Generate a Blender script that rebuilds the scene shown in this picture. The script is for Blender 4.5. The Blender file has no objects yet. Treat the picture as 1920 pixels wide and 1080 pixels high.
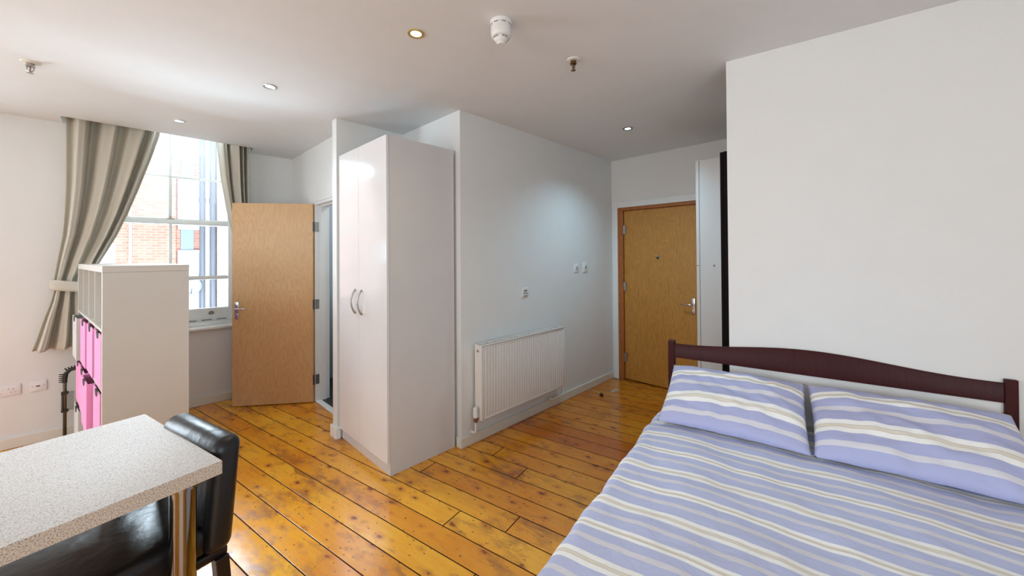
import bpy, bmesh, math, random
from mathutils import Vector, Matrix, noise
random.seed(7)
SC = bpy.context.scene
COL = SC.collection
sin, cos, pi, rad = math.sin, math.cos, math.pi, math.radians

# ------------------------------------------------------------------ camera
cam_d = bpy.data.cameras.new('camera')
cam = bpy.data.objects.new('camera', cam_d)
COL.objects.link(cam)
yaw, pitch, roll = 0.801329, 0.0088715, -0.0068065
f_ = Vector((sin(yaw)*cos(pitch), cos(yaw)*cos(pitch), sin(pitch)))
r_ = Vector((cos(yaw), -sin(yaw), 0))
u_ = r_.cross(f_)
r2 = cos(roll)*r_ + sin(roll)*u_
u2 = -sin(roll)*r_ + cos(roll)*u_
cam.matrix_world = Matrix(((r2.x, u2.x, -f_.x, 0), (r2.y, u2.y, -f_.y, 0), (r2.z, u2.z, -f_.z, 1.5), (0, 0, 0, 1)))
cam_d.sensor_width = 36
cam_d.lens = 709.33/1920*36
cam_d.shift_y = -(540-472.67)/1920
cam_d.clip_start = 0.02
SC.camera = cam

# ------------------------------------------------------------------ world, light, exposure
W = bpy.data.worlds.new('overcast_sky'); SC.world = W
W.use_nodes = True
bg = W.node_tree.nodes['Background']
bg.inputs[0].default_value = (0.88, 0.95, 1.0, 1)
bg.inputs[1].default_value = 1.1
vs = SC.view_settings
vs.view_transform = 'Standard'; vs.look = 'None'; vs.gamma = 1; vs.use_curve_mapping = False
vs.exposure = 0.1

def area(name, loc, aim, sx, sy, power, col=(1, 1, 1), spread=180):
    d = bpy.data.lights.new(name, 'AREA'); d.shape = 'RECTANGLE'; d.size = sx; d.size_y = sy
    d.energy = power; d.color = col; d.spread = rad(spread)
    o = bpy.data.objects.new(name, d); COL.objects.link(o)
    o.location = loc
    o.rotation_euler = (Vector(aim)-Vector(loc)).to_track_quat('-Z', 'Y').to_euler()
    return o
# daylight through the seen window; the lamps after it are added fill
area('daylight_window_seen', (0.30, 5.75, 3.35), (0.45, 2.6, 0.2), 1.6, 1.3, 330, (0.76, 0.90, 1.0), 125)
area('yard_bounce_fill', (0.30, 5.75, 0.25), (0.5, 3.6, 2.65), 1.8, 0.9, 350, (0.68, 0.87, 1.0), 165)  # added fill standing in for light bounced up from the yard
area('unseen_window_fill_beside', (-2.2, 5.12, 1.85), (-1.2, 1.4, 2.0), 1.1, 2.0, 120, (0.76, 0.90, 1.0))  # fill at an assumed second north window, out of view
area('unseen_window_fill_left', (-3.94, 1.2, 1.6), (1.0, 1.2, 2.3), 2.4, 1.7, 50, (0.87, 0.93, 1.0))  # fill at an assumed west window, out of view
area('south_fill_light', (-1.2, -2.58, 1.6), (0.2, 2.0, 1.9), 2.2, 1.7, 44, (0.74, 0.89, 1.0))  # fill added at an invented south opening to brighten the walls facing it
area('bathroom_fill_light', (2.0, 4.0, 2.6), (2.0, 4.0, 0), 0.3, 0.3, 9, (0.8, 0.92, 1.0))  # unseen lamp added to brighten the dark bathroom

# ------------------------------------------------------------------ materials
MATS = {}
def nmat(name):
    m = bpy.data.materials.new(name); m.use_nodes = True
    nt = m.node_tree; p = nt.nodes['Principled BSDF']
    MATS[name] = m
    return m, nt, p
def N(nt, t, **k):
    n = nt.nodes.new(t)
    for a, b in k.items():
        setattr(n, a, b)
    return n
def s2l(c):
    return tuple(((v/255)/12.92 if v/255 <= 0.04045 else ((v/255+0.055)/1.055)**2.4) for v in c)+(1,)
def ramp(nt, stops, interp='LINEAR'):
    r = N(nt, 'ShaderNodeValToRGB'); cr = r.color_ramp; cr.interpolation = interp
    while len(cr.elements) > 1: cr.elements.remove(cr.elements[-1])
    cr.elements[0].position = stops[0][0]; cr.elements[0].color = stops[0][1]
    for p, c in stops[1:]:
        e = cr.elements.new(p); e.color = c
    return r
def simple(name, rgb, rough=0.5, metal=0, bump=0, bscale=60, coat=0, spec=0.5, var=0.03, vscale=6):
    m, nt, p = nmat(name)
    L = nt.links
    tc = N(nt, 'ShaderNodeTexCoord'); no = N(nt, 'ShaderNodeTexNoise'); no.inputs['Scale'].default_value = vscale
    no.inputs['Detail'].default_value = 4
    L.new(tc.outputs['Object'], no.inputs['Vector'])
    c = s2l(rgb)
    r = ramp(nt, [(0.3, tuple(v*(1-var) for v in c[:3])+(1,)), (0.7, tuple(min(1, v*(1+var)) for v in c[:3])+(1,))])
    L.new(no.outputs['Fac'], r.inputs[0]); L.new(r.outputs[0], p.inputs['Base Color'])
    p.inputs['Roughness'].default_value = rough; p.inputs['Metallic'].default_value = metal
    p.inputs['Coat Weight'].default_value = coat; p.inputs['Coat Roughness'].default_value = 0.08
    p.inputs['Specular IOR Level'].default_value = spec
    if bump:
        n2 = N(nt, 'ShaderNodeTexNoise'); n2.inputs['Scale'].default_value = bscale; n2.inputs['Detail'].default_value = 5
        L.new(tc.outputs['Object'], n2.inputs['Vector'])
        b = N(nt, 'ShaderNodeBump'); b.inputs['Strength'].default_value = bump; b.inputs['Distance'].default_value = 0.01
        L.new(n2.outputs['Fac'], b.inputs['Height']); L.new(b.outputs[0], p.inputs['Normal'])
    return m
M_wall = simple('white_wall_paint', (228, 227, 224), 0.6, bump=0.06, bscale=90, var=0.01)
M_ceil = simple('white_ceiling_paint', (228, 230, 231), 0.7, bump=0.04, bscale=70, var=0.01)
M_trim = simple('cream_gloss_paint', (226, 222, 210), 0.3, var=0.015)
M_white = simple('white_satin_paint', (232, 232, 230), 0.3, var=0.01)
M_glossw = simple('white_high_gloss', (226, 224, 224), 0.10, spec=0.7, var=0.01)
M_cab = simple('white_melamine', (214, 210, 208), 0.35, var=0.015)
M_rad = simple('radiator_enamel', (228, 222, 216), 0.3, var=0.01)
M_plastic = simple('white_plastic', (228, 226, 222), 0.35, var=0.01)
M_pplate = simple('socket_plastic', (232, 228, 226), 0.4, var=0.01)
M_slot = simple('dark_slot', (58, 54, 54), 0.6)
M_grey = simple('grey_print', (140, 138, 138), 0.5)
M_chrome = simple('polished_chrome', (205, 205, 208), 0.12, 1.0)
M_legchrome = simple('smoky_chrome', (150, 146, 142), 0.1, 1.0)
M_steel = simple('brushed_steel', (170, 168, 165), 0.3, 1.0)
M_brass = simple('tarnished_brass', (128, 104, 74), 0.3, 1.0)
M_copper = simple('copper_valve', (150, 110, 92), 0.35, 0.8)
M_darksteel = simple('dark_hinge_steel', (90, 90, 94), 0.35, 0.9)
M_leather = simple('black_leather', (18, 19, 22), 0.36, bump=0.35, bscale=18, spec=0.5, var=0.1)
M_legdark = simple('black_stained_wood', (24, 14, 16), 0.35)
M_head = None
M_dark = simple('black_brown_veneer', (20, 12, 11), 0.7, var=0.1, spec=0.15)
M_pink = simple('pink_fabric', (242, 158, 204), 0.85, bump=0.3, bscale=300, var=0.04)
M_greybox = simple('pale_grey_fabric', (206, 204, 200), 0.9, bump=0.2, bscale=300)
M_shelf = simple('white_shelf_laminate', (208, 203, 195), 0.4, var=0.01)
M_airer = simple('grey_metal_tube', (112, 108, 104), 0.35, 0.7)
M_black = simple('black_plastic', (32, 30, 30), 0.45)
M_vinyl = simple('dark_vinyl_floor', (40, 42, 48), 0.4, var=0.2, vscale=40)
M_mattress = simple('white_mattress_cloth', (214, 214, 208), 0.8)
M_sill = simple('white_sill_paint', (244, 246, 246), 0.25)
M_winf = simple('white_window_paint', (242, 248, 248), 0.35)
M_pipe = simple('grey_drainpipe', (112, 112, 124), 0.5)
M_wpipe = simple('cream_render_strip', (232, 224, 208), 0.6)
M_pavement = simple('pale_paving', (190, 188, 184), 0.9)
M_panel = simple('pale_blue_cladding', (142, 156, 180), 0.5)
M_dish = simple('dish_grey', (190, 200, 206), 0.4)
M_bathwall = simple('bathroom_wall_tile', (176, 182, 188), 0.35)

def oak(name, dark, light, axis='Z', rough=0.32, fig=1.0):
    m, nt, p = nmat(name); L = nt.links
    tc = N(nt, 'ShaderNodeTexCoord'); mp = N(nt, 'ShaderNodeMapping')
    mp.inputs['Scale'].default_value = {'Z': (1, 1, 0.045), 'X': (0.045, 1, 1)}[axis]
    L.new(tc.outputs['Object'], mp.inputs[0])
    n1 = N(nt, 'ShaderNodeTexNoise'); n1.inputs['Scale'].default_value = 150; n1.inputs['Detail'].default_value = 3
    L.new(mp.outputs[0], n1.inputs['Vector'])
    # cathedral figure: rings of a stretched distance field, repeated across the leaf
    mp2 = N(nt, 'ShaderNodeMapping'); mp2.inputs['Scale'].default_value = {'Z': (1, 1, 0.28), 'X': (0.28, 1, 1)}[axis]
    L.new(tc.outputs['Object'], mp2.inputs[0])
    n2 = N(nt, 'ShaderNodeTexNoise'); n2.inputs['Scale'].default_value = 7.5; n2.inputs['Detail'].default_value = 2
    L.new(mp2.outputs[0], n2.inputs['Vector'])
    mu = N(nt, 'ShaderNodeMath', operation='MULTIPLY'); mu.inputs[1].default_value = 26
    L.new(n2.outputs['Fac'], mu.inputs[0])
    fr = N(nt, 'ShaderNodeMath', operation='PINGPONG'); fr.inputs[1].default_value = 1
    L.new(mu.outputs[0], fr.inputs[0])
    a = N(nt, 'ShaderNodeMath', operation='MULTIPLY'); a.inputs[1].default_value = 0.32*fig
    L.new(fr.outputs[0], a.inputs[0])
    b = N(nt, 'ShaderNodeMath', operation='ADD'); L.new(a.outputs[0], b.inputs[0]); L.new(n1.outputs['Fac'], b.inputs[1])
    r = ramp(nt, [(0.25, s2l(dark)), (0.95, s2l(light))])
    L.new(b.outputs[0], r.inputs[0]); L.new(r.outputs[0], p.inputs['Base Color'])
    p.inputs['Roughness'].default_value = rough
    return m
M_oak = oak('pale_oak_veneer', (196, 148, 96), (212, 172, 120))
M_oak2 = oak('golden_oak_veneer', (168, 110, 40), (196, 140, 64))
M_oakf = oak('red_oak_frame', (142, 78, 30), (176, 106, 48))
M_head = oak('mahogany_stain', (46, 4, 6), (70, 12, 13), 'Z', 0.42, 0.4); M_head.node_tree.nodes['Principled BSDF'].inputs['Specular IOR Level'].default_value = 0.25

# ---- floor boards
FA = rad(10.5)
def floor_mat():
    m, nt, p = nmat('varnished_pine_boards'); L = nt.links
    tc = N(nt, 'ShaderNodeTexCoord'); mp = N(nt, 'ShaderNodeMapping', vector_type='POINT')
    mp.inputs['Rotation'].default_value = (0, 0, -FA)       # x across the boards, y along
    L.new(tc.outputs['Object'], mp.inputs[0])
    sp = N(nt, 'ShaderNodeSeparateXYZ'); L.new(mp.outputs[0], sp.inputs[0])
    def math_(op, a, b=None, c=None):
        n = N(nt, 'ShaderNodeMath', operation=op)
        for i, v in enumerate((a, b, c)):
            if v is None: continue
            if isinstance(v, (int, float)): n.inputs[i].default_value = v
            else: L.new(v, n.inputs[i])
        return n.outputs[0]
    pw = 0.1485
    u = math_('DIVIDE', math_('ADD', sp.outputs[0], 10*pw - 0.8005 + 6*pw - 0.001), pw)
    idx = math_('FLOOR', u); fu = math_('FRACT', u)
    wn = N(nt, 'ShaderNodeTexWhiteNoise', noise_dimensions='1D'); L.new(idx, wn.inputs['W'])
    off = math_('MULTIPLY', wn.outputs['Value'], 7.3)
    v = math_('DIVIDE', math_('ADD', math_('ADD', sp.outputs[1], 20), off), 3.4)
    jd = math_('FLOOR', v); fv = math_('FRACT', v)
    wn2 = N(nt, 'ShaderNodeTexWhiteNoise', noise_dimensions='2D')
    cb = N(nt, 'ShaderNodeCombineXYZ'); L.new(idx, cb.inputs[0]); L.new(jd, cb.inputs[1]); L.new(cb.outputs[0], wn2.inputs['Vector'])
    rnd = wn2.outputs['Value']
    # per-board shifted coordinates
    cv = N(nt, 'ShaderNodeCombineXYZ'); L.new(math_('ADD', sp.outputs[0], math_('MULTIPLY', rnd, 31)), cv.inputs[0]); L.new(sp.outputs[1], cv.inputs[1]); L.new(math_('MULTIPLY', rnd, 17), cv.inputs[2])
    st = N(nt, 'ShaderNodeMapping'); st.inputs['Scale'].default_value = (1, 0.06, 1); L.new(cv.outputs[0], st.inputs[0])
    g = N(nt, 'ShaderNodeTexNoise'); g.inputs['Scale'].default_value = 55; g.inputs['Detail'].default_value = 4; L.new(st.outputs[0], g.inputs['Vector'])
    # broad tone
    bn = N(nt, 'ShaderNodeTexNoise'); bn.inputs['Scale'].default_value = 2.2; bn.inputs['Detail'].default_value = 3; L.new(cv.outputs[0], bn.inputs['Vector'])
    t = math_('ADD', math_('ADD', math_('MULTIPLY', rnd, 0.24), 0.06), math_('ADD', math_('MULTIPLY', g.outputs['Fac'], 0.28), math_('MULTIPLY', bn.outputs['Fac'], 0.62)))
    r = ramp(nt, [(0.25, s2l((190, 96, 8))), (0.5, s2l((218, 136, 18))), (0.75, s2l((236, 166, 36))), (1.0, s2l((246, 190, 62)))])
    L.new(t, r.inputs[0])
    # boards mixed darker and redder towards the hall end of the room
    uc = math_('ADD', math_('MULTIPLY', math_('ADD', idx, 0.5), pw), 0.8015-16*pw)
    rd_ = ramp(nt, [(0.0, (0, 0, 0, 1)), (0.40, (0.05, 0.05, 0.05, 1)), (0.47, (0.30, 0.30, 0.30, 1)), (0.545, (0.36, 0.36, 0.36, 1)), (0.56, (0.85, 0.85, 0.85, 1)), (0.61, (0.80, 0.80, 0.80, 1)), (0.63, (0.45, 0.45, 0.45, 1)), (1.0, (0.6, 0.6, 0.6, 1))])
    L.new(math_('DIVIDE', uc, 5.0), rd_.inputs[0])
    rmx = N(nt, 'ShaderNodeMix', data_type='RGBA'); L.new(math_('MULTIPLY', rd_.outputs[0], math_('ADD', math_('MULTIPLY', rnd, 0.35), 0.65)), rmx.inputs[0]); L.new(r.outputs[0], rmx.inputs[6]); rmx.inputs[7].default_value = s2l((172, 70, 8))
    # knots: stretched cells with random presence
    km = N(nt, 'ShaderNodeMapping'); km.inputs['Scale'].default_value = (9, 5.2, 1); L.new(cv.outputs[0], km.inputs[0])
    vo = N(nt, 'ShaderNodeTexVoronoi', voronoi_dimensions='2D'); vo.inputs['Scale'].default_value = 1.0; vo.inputs['Randomness'].default_value = 1
    wob = N(nt, 'ShaderNodeTexNoise'); wob.inputs['Scale'].default_value = 30; wob.inputs['Detail'].default_value = 2
    L.new(cv.outputs[0], wob.inputs['Vector'])
    wv = N(nt, 'ShaderNodeVectorMath', operation='MULTIPLY_ADD'); wv.inputs[1].default_value = (0.16, 0.16, 0); L.new(wob.outputs['Color'], wv.inputs[0]); L.new(km.outputs[0], wv.inputs[2])
    L.new(wv.outputs[0], vo.inputs['Vector'])
    cs = N(nt, 'ShaderNodeSeparateColor'); L.new(vo.outputs['Color'], cs.inputs[0])
    size = math_('MULTIPLY', math_('SUBTRACT', cs.outputs[0], 0.50), 0.17)
    kn = N(nt, 'ShaderNodeMapRange'); L.new(vo.outputs['Distance'], kn.inputs['Value'])
    L.new(size, kn.inputs['From Min']); L.new(math_('ADD', size, 0.05), kn.inputs['From Max'])
    kn.inputs['To Min'].default_value = 0.85; kn.inputs['To Max'].default_value = 0.0
    mx = N(nt, 'ShaderNodeMix', data_type='RGBA'); L.new(kn.outputs[0], mx.inputs[0]); L.new(rmx.outputs[2], mx.inputs[6]); mx.inputs[7].default_value = s2l((84, 26, 6))
    halo = N(nt, 'ShaderNodeMapRange'); L.new(vo.outputs['Distance'], halo.inputs['Value'])
    L.new(size, halo.inputs['From Min']); L.new(math_('ADD', size, 0.22), halo.inputs['From Max']); halo.inputs['To Min'].default_value = 0.5; halo.inputs['To Max'].default_value = 0
    mh = N(nt, 'ShaderNodeMix', data_type='RGBA'); L.new(halo.outputs[0], mh.inputs[0]); L.new(mx.outputs[2], mh.inputs[6]); mh.inputs[7].default_value = s2l((150, 66, 18))
    # small nail holes and specks
    sm = N(nt, 'ShaderNodeMapping'); sm.inputs['Scale'].default_value = (30, 18, 1); L.new(cv.outputs[0], sm.inputs[0])
    v2 = N(nt, 'ShaderNodeTexVoronoi', voronoi_dimensions='2D'); v2.inputs['Scale'].default_value = 1.0; L.new(sm.outputs[0], v2.inputs['Vector'])
    c2 = N(nt, 'ShaderNodeSeparateColor'); L.new(v2.outputs['Color'], c2.inputs[0])
    s3 = N(nt, 'ShaderNodeMapRange'); L.new(v2.outputs['Distance'], s3.inputs['Value'])
    sz = math_('MULTIPLY', math_('SUBTRACT', c2.outputs[1], 0.62), 0.30)
    L.new(sz, s3.inputs['From Min']); L.new(math_('ADD', sz, 0.06), s3.inputs['From Max']); s3.inputs['To Min'].default_value = 0.7; s3.inputs['To Max'].default_value = 0
    m3 = N(nt, 'ShaderNodeMix', data_type='RGBA'); L.new(s3.outputs[0], m3.inputs[0]); L.new(mh.outputs[2], m3.inputs[6]); m3.inputs[7].default_value = s2l((84, 34, 14))
    # worn grimy patches, dragged along the boards
    wm = N(nt, 'ShaderNodeMapping'); wm.inputs['Scale'].default_value = (2.6, 1.5, 1); L.new(mp.outputs[0], wm.inputs[0])
    w1 = N(nt, 'ShaderNodeTexNoise'); w1.inputs['Scale'].default_value = 1.5; w1.inputs['Detail'].default_value = 2; L.new(wm.outputs[0], w1.inputs['Vector'])
    wm2 = N(nt, 'ShaderNodeMapping'); wm2.inputs['Scale'].default_value = (22, 7, 1); L.new(cv.outputs[0], wm2.inputs[0])
    w2 = N(nt, 'ShaderNodeTexNoise'); w2.inputs['Scale'].default_value = 1.0; w2.inputs['Detail'].default_value = 6; w2.inputs['Roughness'].default_value = 0.7; L.new(wm2.outputs[0], w2.inputs['Vector'])
    ws = math_('ADD', math_('MULTIPLY', w1.outputs['Fac'], 0.9), w2.outputs['Fac'])
    wr = N(nt, 'ShaderNodeMapRange'); L.new(ws, wr.inputs['Value']); wr.inputs['From Min'].default_value = 0.98; wr.inputs['From Max'].default_value = 1.22; wr.inputs['To Max'].default_value = 0.7
    m4 = N(nt, 'ShaderNodeMix', data_type='RGBA'); L.new(wr.outputs[0], m4.inputs[0]); L.new(m3.outputs[2], m4.inputs[6]); m4.inputs[7].default_value = s2l((120, 62, 34))
    sk = N(nt, 'ShaderNodeMapping'); sk.inputs['Scale'].default_value = (11, 2.4, 1); sk.inputs['Rotation'].default_value = (0, 0, 0.9); L.new(cv.outputs[0], sk.inputs[0])
    sn = N(nt, 'ShaderNodeTexNoise'); sn.inputs['Scale'].default_value = 1.3; sn.inputs['Detail'].default_value = 3; sn.inputs['Distortion'].default_value = 1.2; L.new(sk.outputs[0], sn.inputs['Vector'])
    sr = N(nt, 'ShaderNodeMapRange'); L.new(sn.outputs['Fac'], sr.inputs['Value']); sr.inputs['From Min'].default_value = 0.66; sr.inputs['From Max'].default_value = 0.76; sr.inputs['To Max'].default_value = 0.6
    m6 = N(nt, 'ShaderNodeMix', data_type='RGBA'); L.new(sr.outputs[0], m6.inputs[0]); L.new(m4.outputs[2], m6.inputs[6]); m6.inputs[7].default_value = s2l((112, 48, 16)); m4 = m6
    # gaps
    e1 = math_('MINIMUM', fu, math_('SUBTRACT', 1, fu))
    gp = N(nt, 'ShaderNodeMapRange'); L.new(e1, gp.inputs['Value']); gp.inputs['From Min'].default_value = 0.014; gp.inputs['From Max'].default_value = 0.026; gp.inputs['To Min'].default_value = 1; gp.inputs['To Max'].default_value = 0
    e2 = math_('MINIMUM', fv, math_('SUBTRACT', 1, fv))
    gq = N(nt, 'ShaderNodeMapRange'); L.new(e2, gq.inputs['Value']); gq.inputs['From Min'].default_value = 0.0006; gq.inputs['From Max'].default_value = 0.0014; gq.inputs['To Min'].default_value = 1; gq.inputs['To Max'].default_value = 0
    gap = math_('MAXIMUM', gp.outputs[0], gq.outputs[0])
    m5 = N(nt, 'ShaderNodeMix', data_type='RGBA'); L.new(gap, m5.inputs[0]); L.new(m4.outputs[2], m5.inputs[6]); m5.inputs[7].default_value = s2l((34, 14, 8))
    L.new(m5.outputs[2], p.inputs['Base Color'])
    # gloss
    rr = N(nt, 'ShaderNodeMapRange'); L.new(w2.outputs['Fac'], rr.inputs['Value']); rr.inputs['From Min'].default_value = 0.3; rr.inputs['From Max'].default_value = 0.7
    rr.inputs['To Min'].default_value = 0.14; rr.inputs['To Max'].default_value = 0.30
    L.new(math_('MAXIMUM', rr.outputs[0], math_('MULTIPLY', gap, 0.9)), p.inputs['Roughness'])
    L.new(math_('SUBTRACT', 0.9, math_('MULTIPLY', gap, 0.85)), p.inputs['Specular IOR Level'])
    hn = N(nt, 'ShaderNodeTexNoise'); hn.inputs['Scale'].default_value = 7; hn.inputs['Detail'].default_value = 3; L.new(mp.outputs[0], hn.inputs['Vector'])
    hh = math_('SUBTRACT', math_('ADD', math_('MULTIPLY', hn.outputs['Fac'], 0.55), math_('MULTIPLY', math_('SINE', math_('MULTIPLY', fu, pi)), 0.35)), math_('MULTIPLY', gap, 0.6))
    b = N(nt, 'ShaderNodeBump'); b.inputs['Strength'].default_value = 0.22; b.inputs['Distance'].default_value = 0.012; L.new(hh, b.inputs['Height']); L.new(b.outputs[0], p.inputs['Normal'])
    return m
M_floor = floor_mat()

def worktop_mat(name='speckled_laminate', stops=None):
    m, nt, p = nmat(name); L = nt.links
    tc = N(nt, 'ShaderNodeTexCoord')
    n = N(nt, 'ShaderNodeTexNoise'); n.inputs['Scale'].default_value = 330; n.inputs['Detail'].default_value = 2; n.inputs['Roughness'].default_value = 0.6; L.new(tc.outputs['Object'], n.inputs['Vector'])
    r = ramp(nt, stops or [(0.30, s2l((150, 136, 126))), (0.40, s2l((196, 186, 178))), (0.50, s2l((224, 220, 216))), (0.8, s2l((234, 232, 230)))])
    L.new(n.outputs['Fac'], r.inputs[0]); L.new(r.outputs[0], p.inputs['Base Color']); p.inputs['Roughness'].default_value = 0.55
    return m
M_top = worktop_mat()
M_edge = worktop_mat('speckled_edge_strip', [(0.30, s2l((104, 84, 70))), (0.41, s2l((176, 156, 138))), (0.52, s2l((212, 198, 182))), (0.8, s2l((224, 212, 198)))])

def stripe_mat(name, scale=1.0, shift=0.0, blue=(180, 184, 222)):
    m, nt, p = nmat(name); L = nt.links
    uv = N(nt, 'ShaderNodeUVMap'); uv.uv_map = 'UVMap'
    sp = N(nt, 'ShaderNodeSeparateXYZ'); L.new(uv.outputs[0], sp.inputs[0])
    no = N(nt, 'ShaderNodeTexNoise'); no.inputs['Scale'].default_value = 2.2; no.inputs['Detail'].default_value = 2; L.new(uv.outputs[0], no.inputs['Vector'])
    a = N(nt, 'ShaderNodeMath', operation='MULTIPLY_ADD'); a.inputs[1].default_value = 0.03; L.new(no.outputs['Fac'], a.inputs[0]); L.new(sp.outputs[1], a.inputs[2])
    b = N(nt, 'ShaderNodeMath', operation='MULTIPLY_ADD'); b.inputs[1].default_value = 1/(0.31*scale); b.inputs[2].default_value = shift; L.new(a.outputs[0], b.inputs[0])
    c = N(nt, 'ShaderNodeMath', operation='FRACT'); L.new(b.outputs[0], c.inputs[0])
    bl = s2l(blue); wh = s2l((250, 249, 246)); tn = s2l((231, 223, 208)); ln = s2l((186, 166, 140)); gr = s2l((222, 220, 228)); b2 = s2l((166, 172, 222))
    seq = [(19, wh), (1.2, ln), (12, tn), (1.2, ln), (19, wh), (40, bl), (20, gr), (44, bl), (16, wh), (1.5, ln), (6, tn), (1.5, ln), (16, wh), (38, bl), (22, gr), (50, bl)]
    pos = 0; st = []
    tot = sum(x for x, _ in seq)
    for w, col in seq:
        st.append((pos/tot, col)); pos += w
    r = ramp(nt, st, 'CONSTANT'); L.new(c.outputs[0], r.inputs[0])
    # woven heather
    wn = N(nt, 'ShaderNodeTexNoise'); wn.inputs['Scale'].default_value = 900; L.new(uv.outputs[0], wn.inputs['Vector'])
    hs = N(nt, 'ShaderNodeMapRange'); L.new(wn.outputs['Fac'], hs.inputs['Value']); hs.inputs['To Min'].default_value = 0.9; hs.inputs['To Max'].default_value = 1.06
    mu = N(nt, 'ShaderNodeVectorMath', operation='SCALE'); L.new(r.outputs[0], mu.inputs[0]); L.new(hs.outputs[0], mu.inputs['Scale'])
    L.new(mu.outputs[0], p.inputs['Base Color']); p.inputs['Roughness'].default_value = 0.85
    p.inputs['Sheen Weight'].default_value = 0.1
    cr = N(nt, 'ShaderNodeTexNoise'); cr.inputs['Scale'].default_value = 11; cr.inputs['Detail'].default_value = 5; cr.inputs['Distortion'].default_value = 0.6
    L.new(uv.outputs[0], cr.inputs['Vector'])
    bu = N(nt, 'ShaderNodeBump'); bu.inputs['Strength'].default_value = 0.35; bu.inputs['Distance'].default_value = 0.02
    L.new(cr.outputs['Fac'], bu.inputs['Height']); L.new(bu.outputs[0], p.inputs['Normal'])
    return m
M_stripe = stripe_mat('striped_duvet_cotton', 1.0, 0.20, (192, 198, 230))
M_stripep = stripe_mat('striped_pillow_cotton', 1.25, 0.27)

def curtain_mat():
    m, nt, p = nmat('beige_curtain_cloth'); L = nt.links
    p.inputs['Base Color'].default_value = s2l((206, 199, 184)); p.inputs['Roughness'].default_value = 0.85
    p.inputs['Sheen Weight'].default_value = 0.15
    tr = N(nt, 'ShaderNodeBsdfTranslucent'); tr.inputs[0].default_value = s2l((214, 204, 184))
    mx = N(nt, 'ShaderNodeMixShader'); mx.inputs[0].default_value = 0.06
    tc = N(nt, 'ShaderNodeTexCoord'); n = N(nt, 'ShaderNodeTexNoise'); n.inputs['Scale'].default_value = 400; L.new(tc.outputs['Object'], n.inputs['Vector'])
    b = N(nt, 'ShaderNodeBump'); b.inputs['Strength'].default_value = 0.1; b.inputs['Distance'].default_value = 0.002; L.new(n.outputs['Fac'], b.inputs['Height']); L.new(b.outputs[0], p.inputs['Normal'])
    L.new(p.outputs[0], mx.inputs[1]); L.new(tr.outputs[0], mx.inputs[2]); L.new(mx.outputs[0], nt.nodes['Material Output'].inputs[0])
    return m
M_curt = curtain_mat()

def glass_mat(name, haze, tint=(0.97, 0.99, 1.0)):
    m, nt, p = nmat(name); L = nt.links
    t = N(nt, 'ShaderNodeBsdfTransparent'); t.inputs[0].default_value = tint+(1,)
    g = N(nt, 'ShaderNodeBsdfGlossy'); g.inputs['Roughness'].default_value = 0.02
    fr = N(nt, 'ShaderNodeFresnel'); fr.inputs[0].default_value = 1.45
    mx = N(nt, 'ShaderNodeMixShader'); L.new(fr.outputs[0], mx.inputs[0]); L.new(t.outputs[0], mx.inputs[1]); L.new(g.outputs[0], mx.inputs[2])
    d = N(nt, 'ShaderNodeBsdfTranslucent'); d.inputs[0].default_value = (0.95, 0.97, 1, 1)
    tc = N(nt, 'ShaderNodeTexCoord'); n = N(nt, 'ShaderNodeTexNoise'); n.inputs['Scale'].default_value = 3; L.new(tc.outputs['Object'], n.inputs['Vector'])
    mr = N(nt, 'ShaderNodeMapRange'); L.new(n.outputs['Fac'], mr.inputs['Value']); mr.inputs['To Min'].default_value = haze*0.85; mr.inputs['To Max'].default_value = haze*1.15
    m2 = N(nt, 'ShaderNodeMixShader'); L.new(mr.outputs[0], m2.inputs[0]); L.new(mx.outputs[0], m2.inputs[1]); L.new(d.outputs[0], m2.inputs[2])
    L.new(m2.outputs[0], nt.nodes['Material Output'].inputs[0])
    nt.nodes.remove(p)
    return m
M_glass = glass_mat('clear_window_glass', 0.002)
M_glasst = glass_mat('hazy_window_glass', 0.02)  # upper pane, a little white translucence mixed in
M_exglass = simple('reflective_far_glass', (196, 206, 216), 0.1, spec=1.0)

def brick_mat(name, c1, c2, mort, scale=1.0):
    m, nt, p = nmat(name); L = nt.links
    tc = N(nt, 'ShaderNodeTexCoord'); mp = N(nt, 'ShaderNodeMapping'); mp.inputs['Rotation'].default_value = (pi/2, 0, 0)
    L.new(tc.outputs['Object'], mp.inputs[0])
    sp = N(nt, 'ShaderNodeSeparateXYZ'); L.new(tc.outputs['Object'], sp.inputs[0])
    ad = N(nt, 'ShaderNodeMath', operation='ADD'); L.new(sp.outputs[0], ad.inputs[0]); L.new(sp.outputs[1], ad.inputs[1])
    cb = N(nt, 'ShaderNodeCombineXYZ'); L.new(ad.outputs[0], cb.inputs[0]); L.new(sp.outputs[2], cb.inputs[1])
    br = N(nt, 'ShaderNodeTexBrick'); br.inputs['Scale'].default_value = scale
    br.inputs['Brick Width'].default_value = 0.225; br.inputs['Row Height'].default_value = 0.075; br.inputs['Mortar Size'].default_value = 0.008
    br.inputs['Color1'].default_value = s2l(c1); br.inputs['Color2'].default_value = s2l(c2); br.inputs['Mortar'].default_value = s2l(mort)
    L.new(cb.outputs[0], br.inputs['Vector']); L.new(br.outputs['Color'], p.inputs['Base Color']); p.inputs['Roughness'].default_value = 0.9
    return m
M_brick = brick_mat('orange_brick', (206, 146, 126), (190, 126, 108), (206, 178, 164), 1.8)
M_cream = brick_mat('cream_brick', (222, 200, 182), (212, 186, 166), (224, 212, 198), 1.8)

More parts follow.
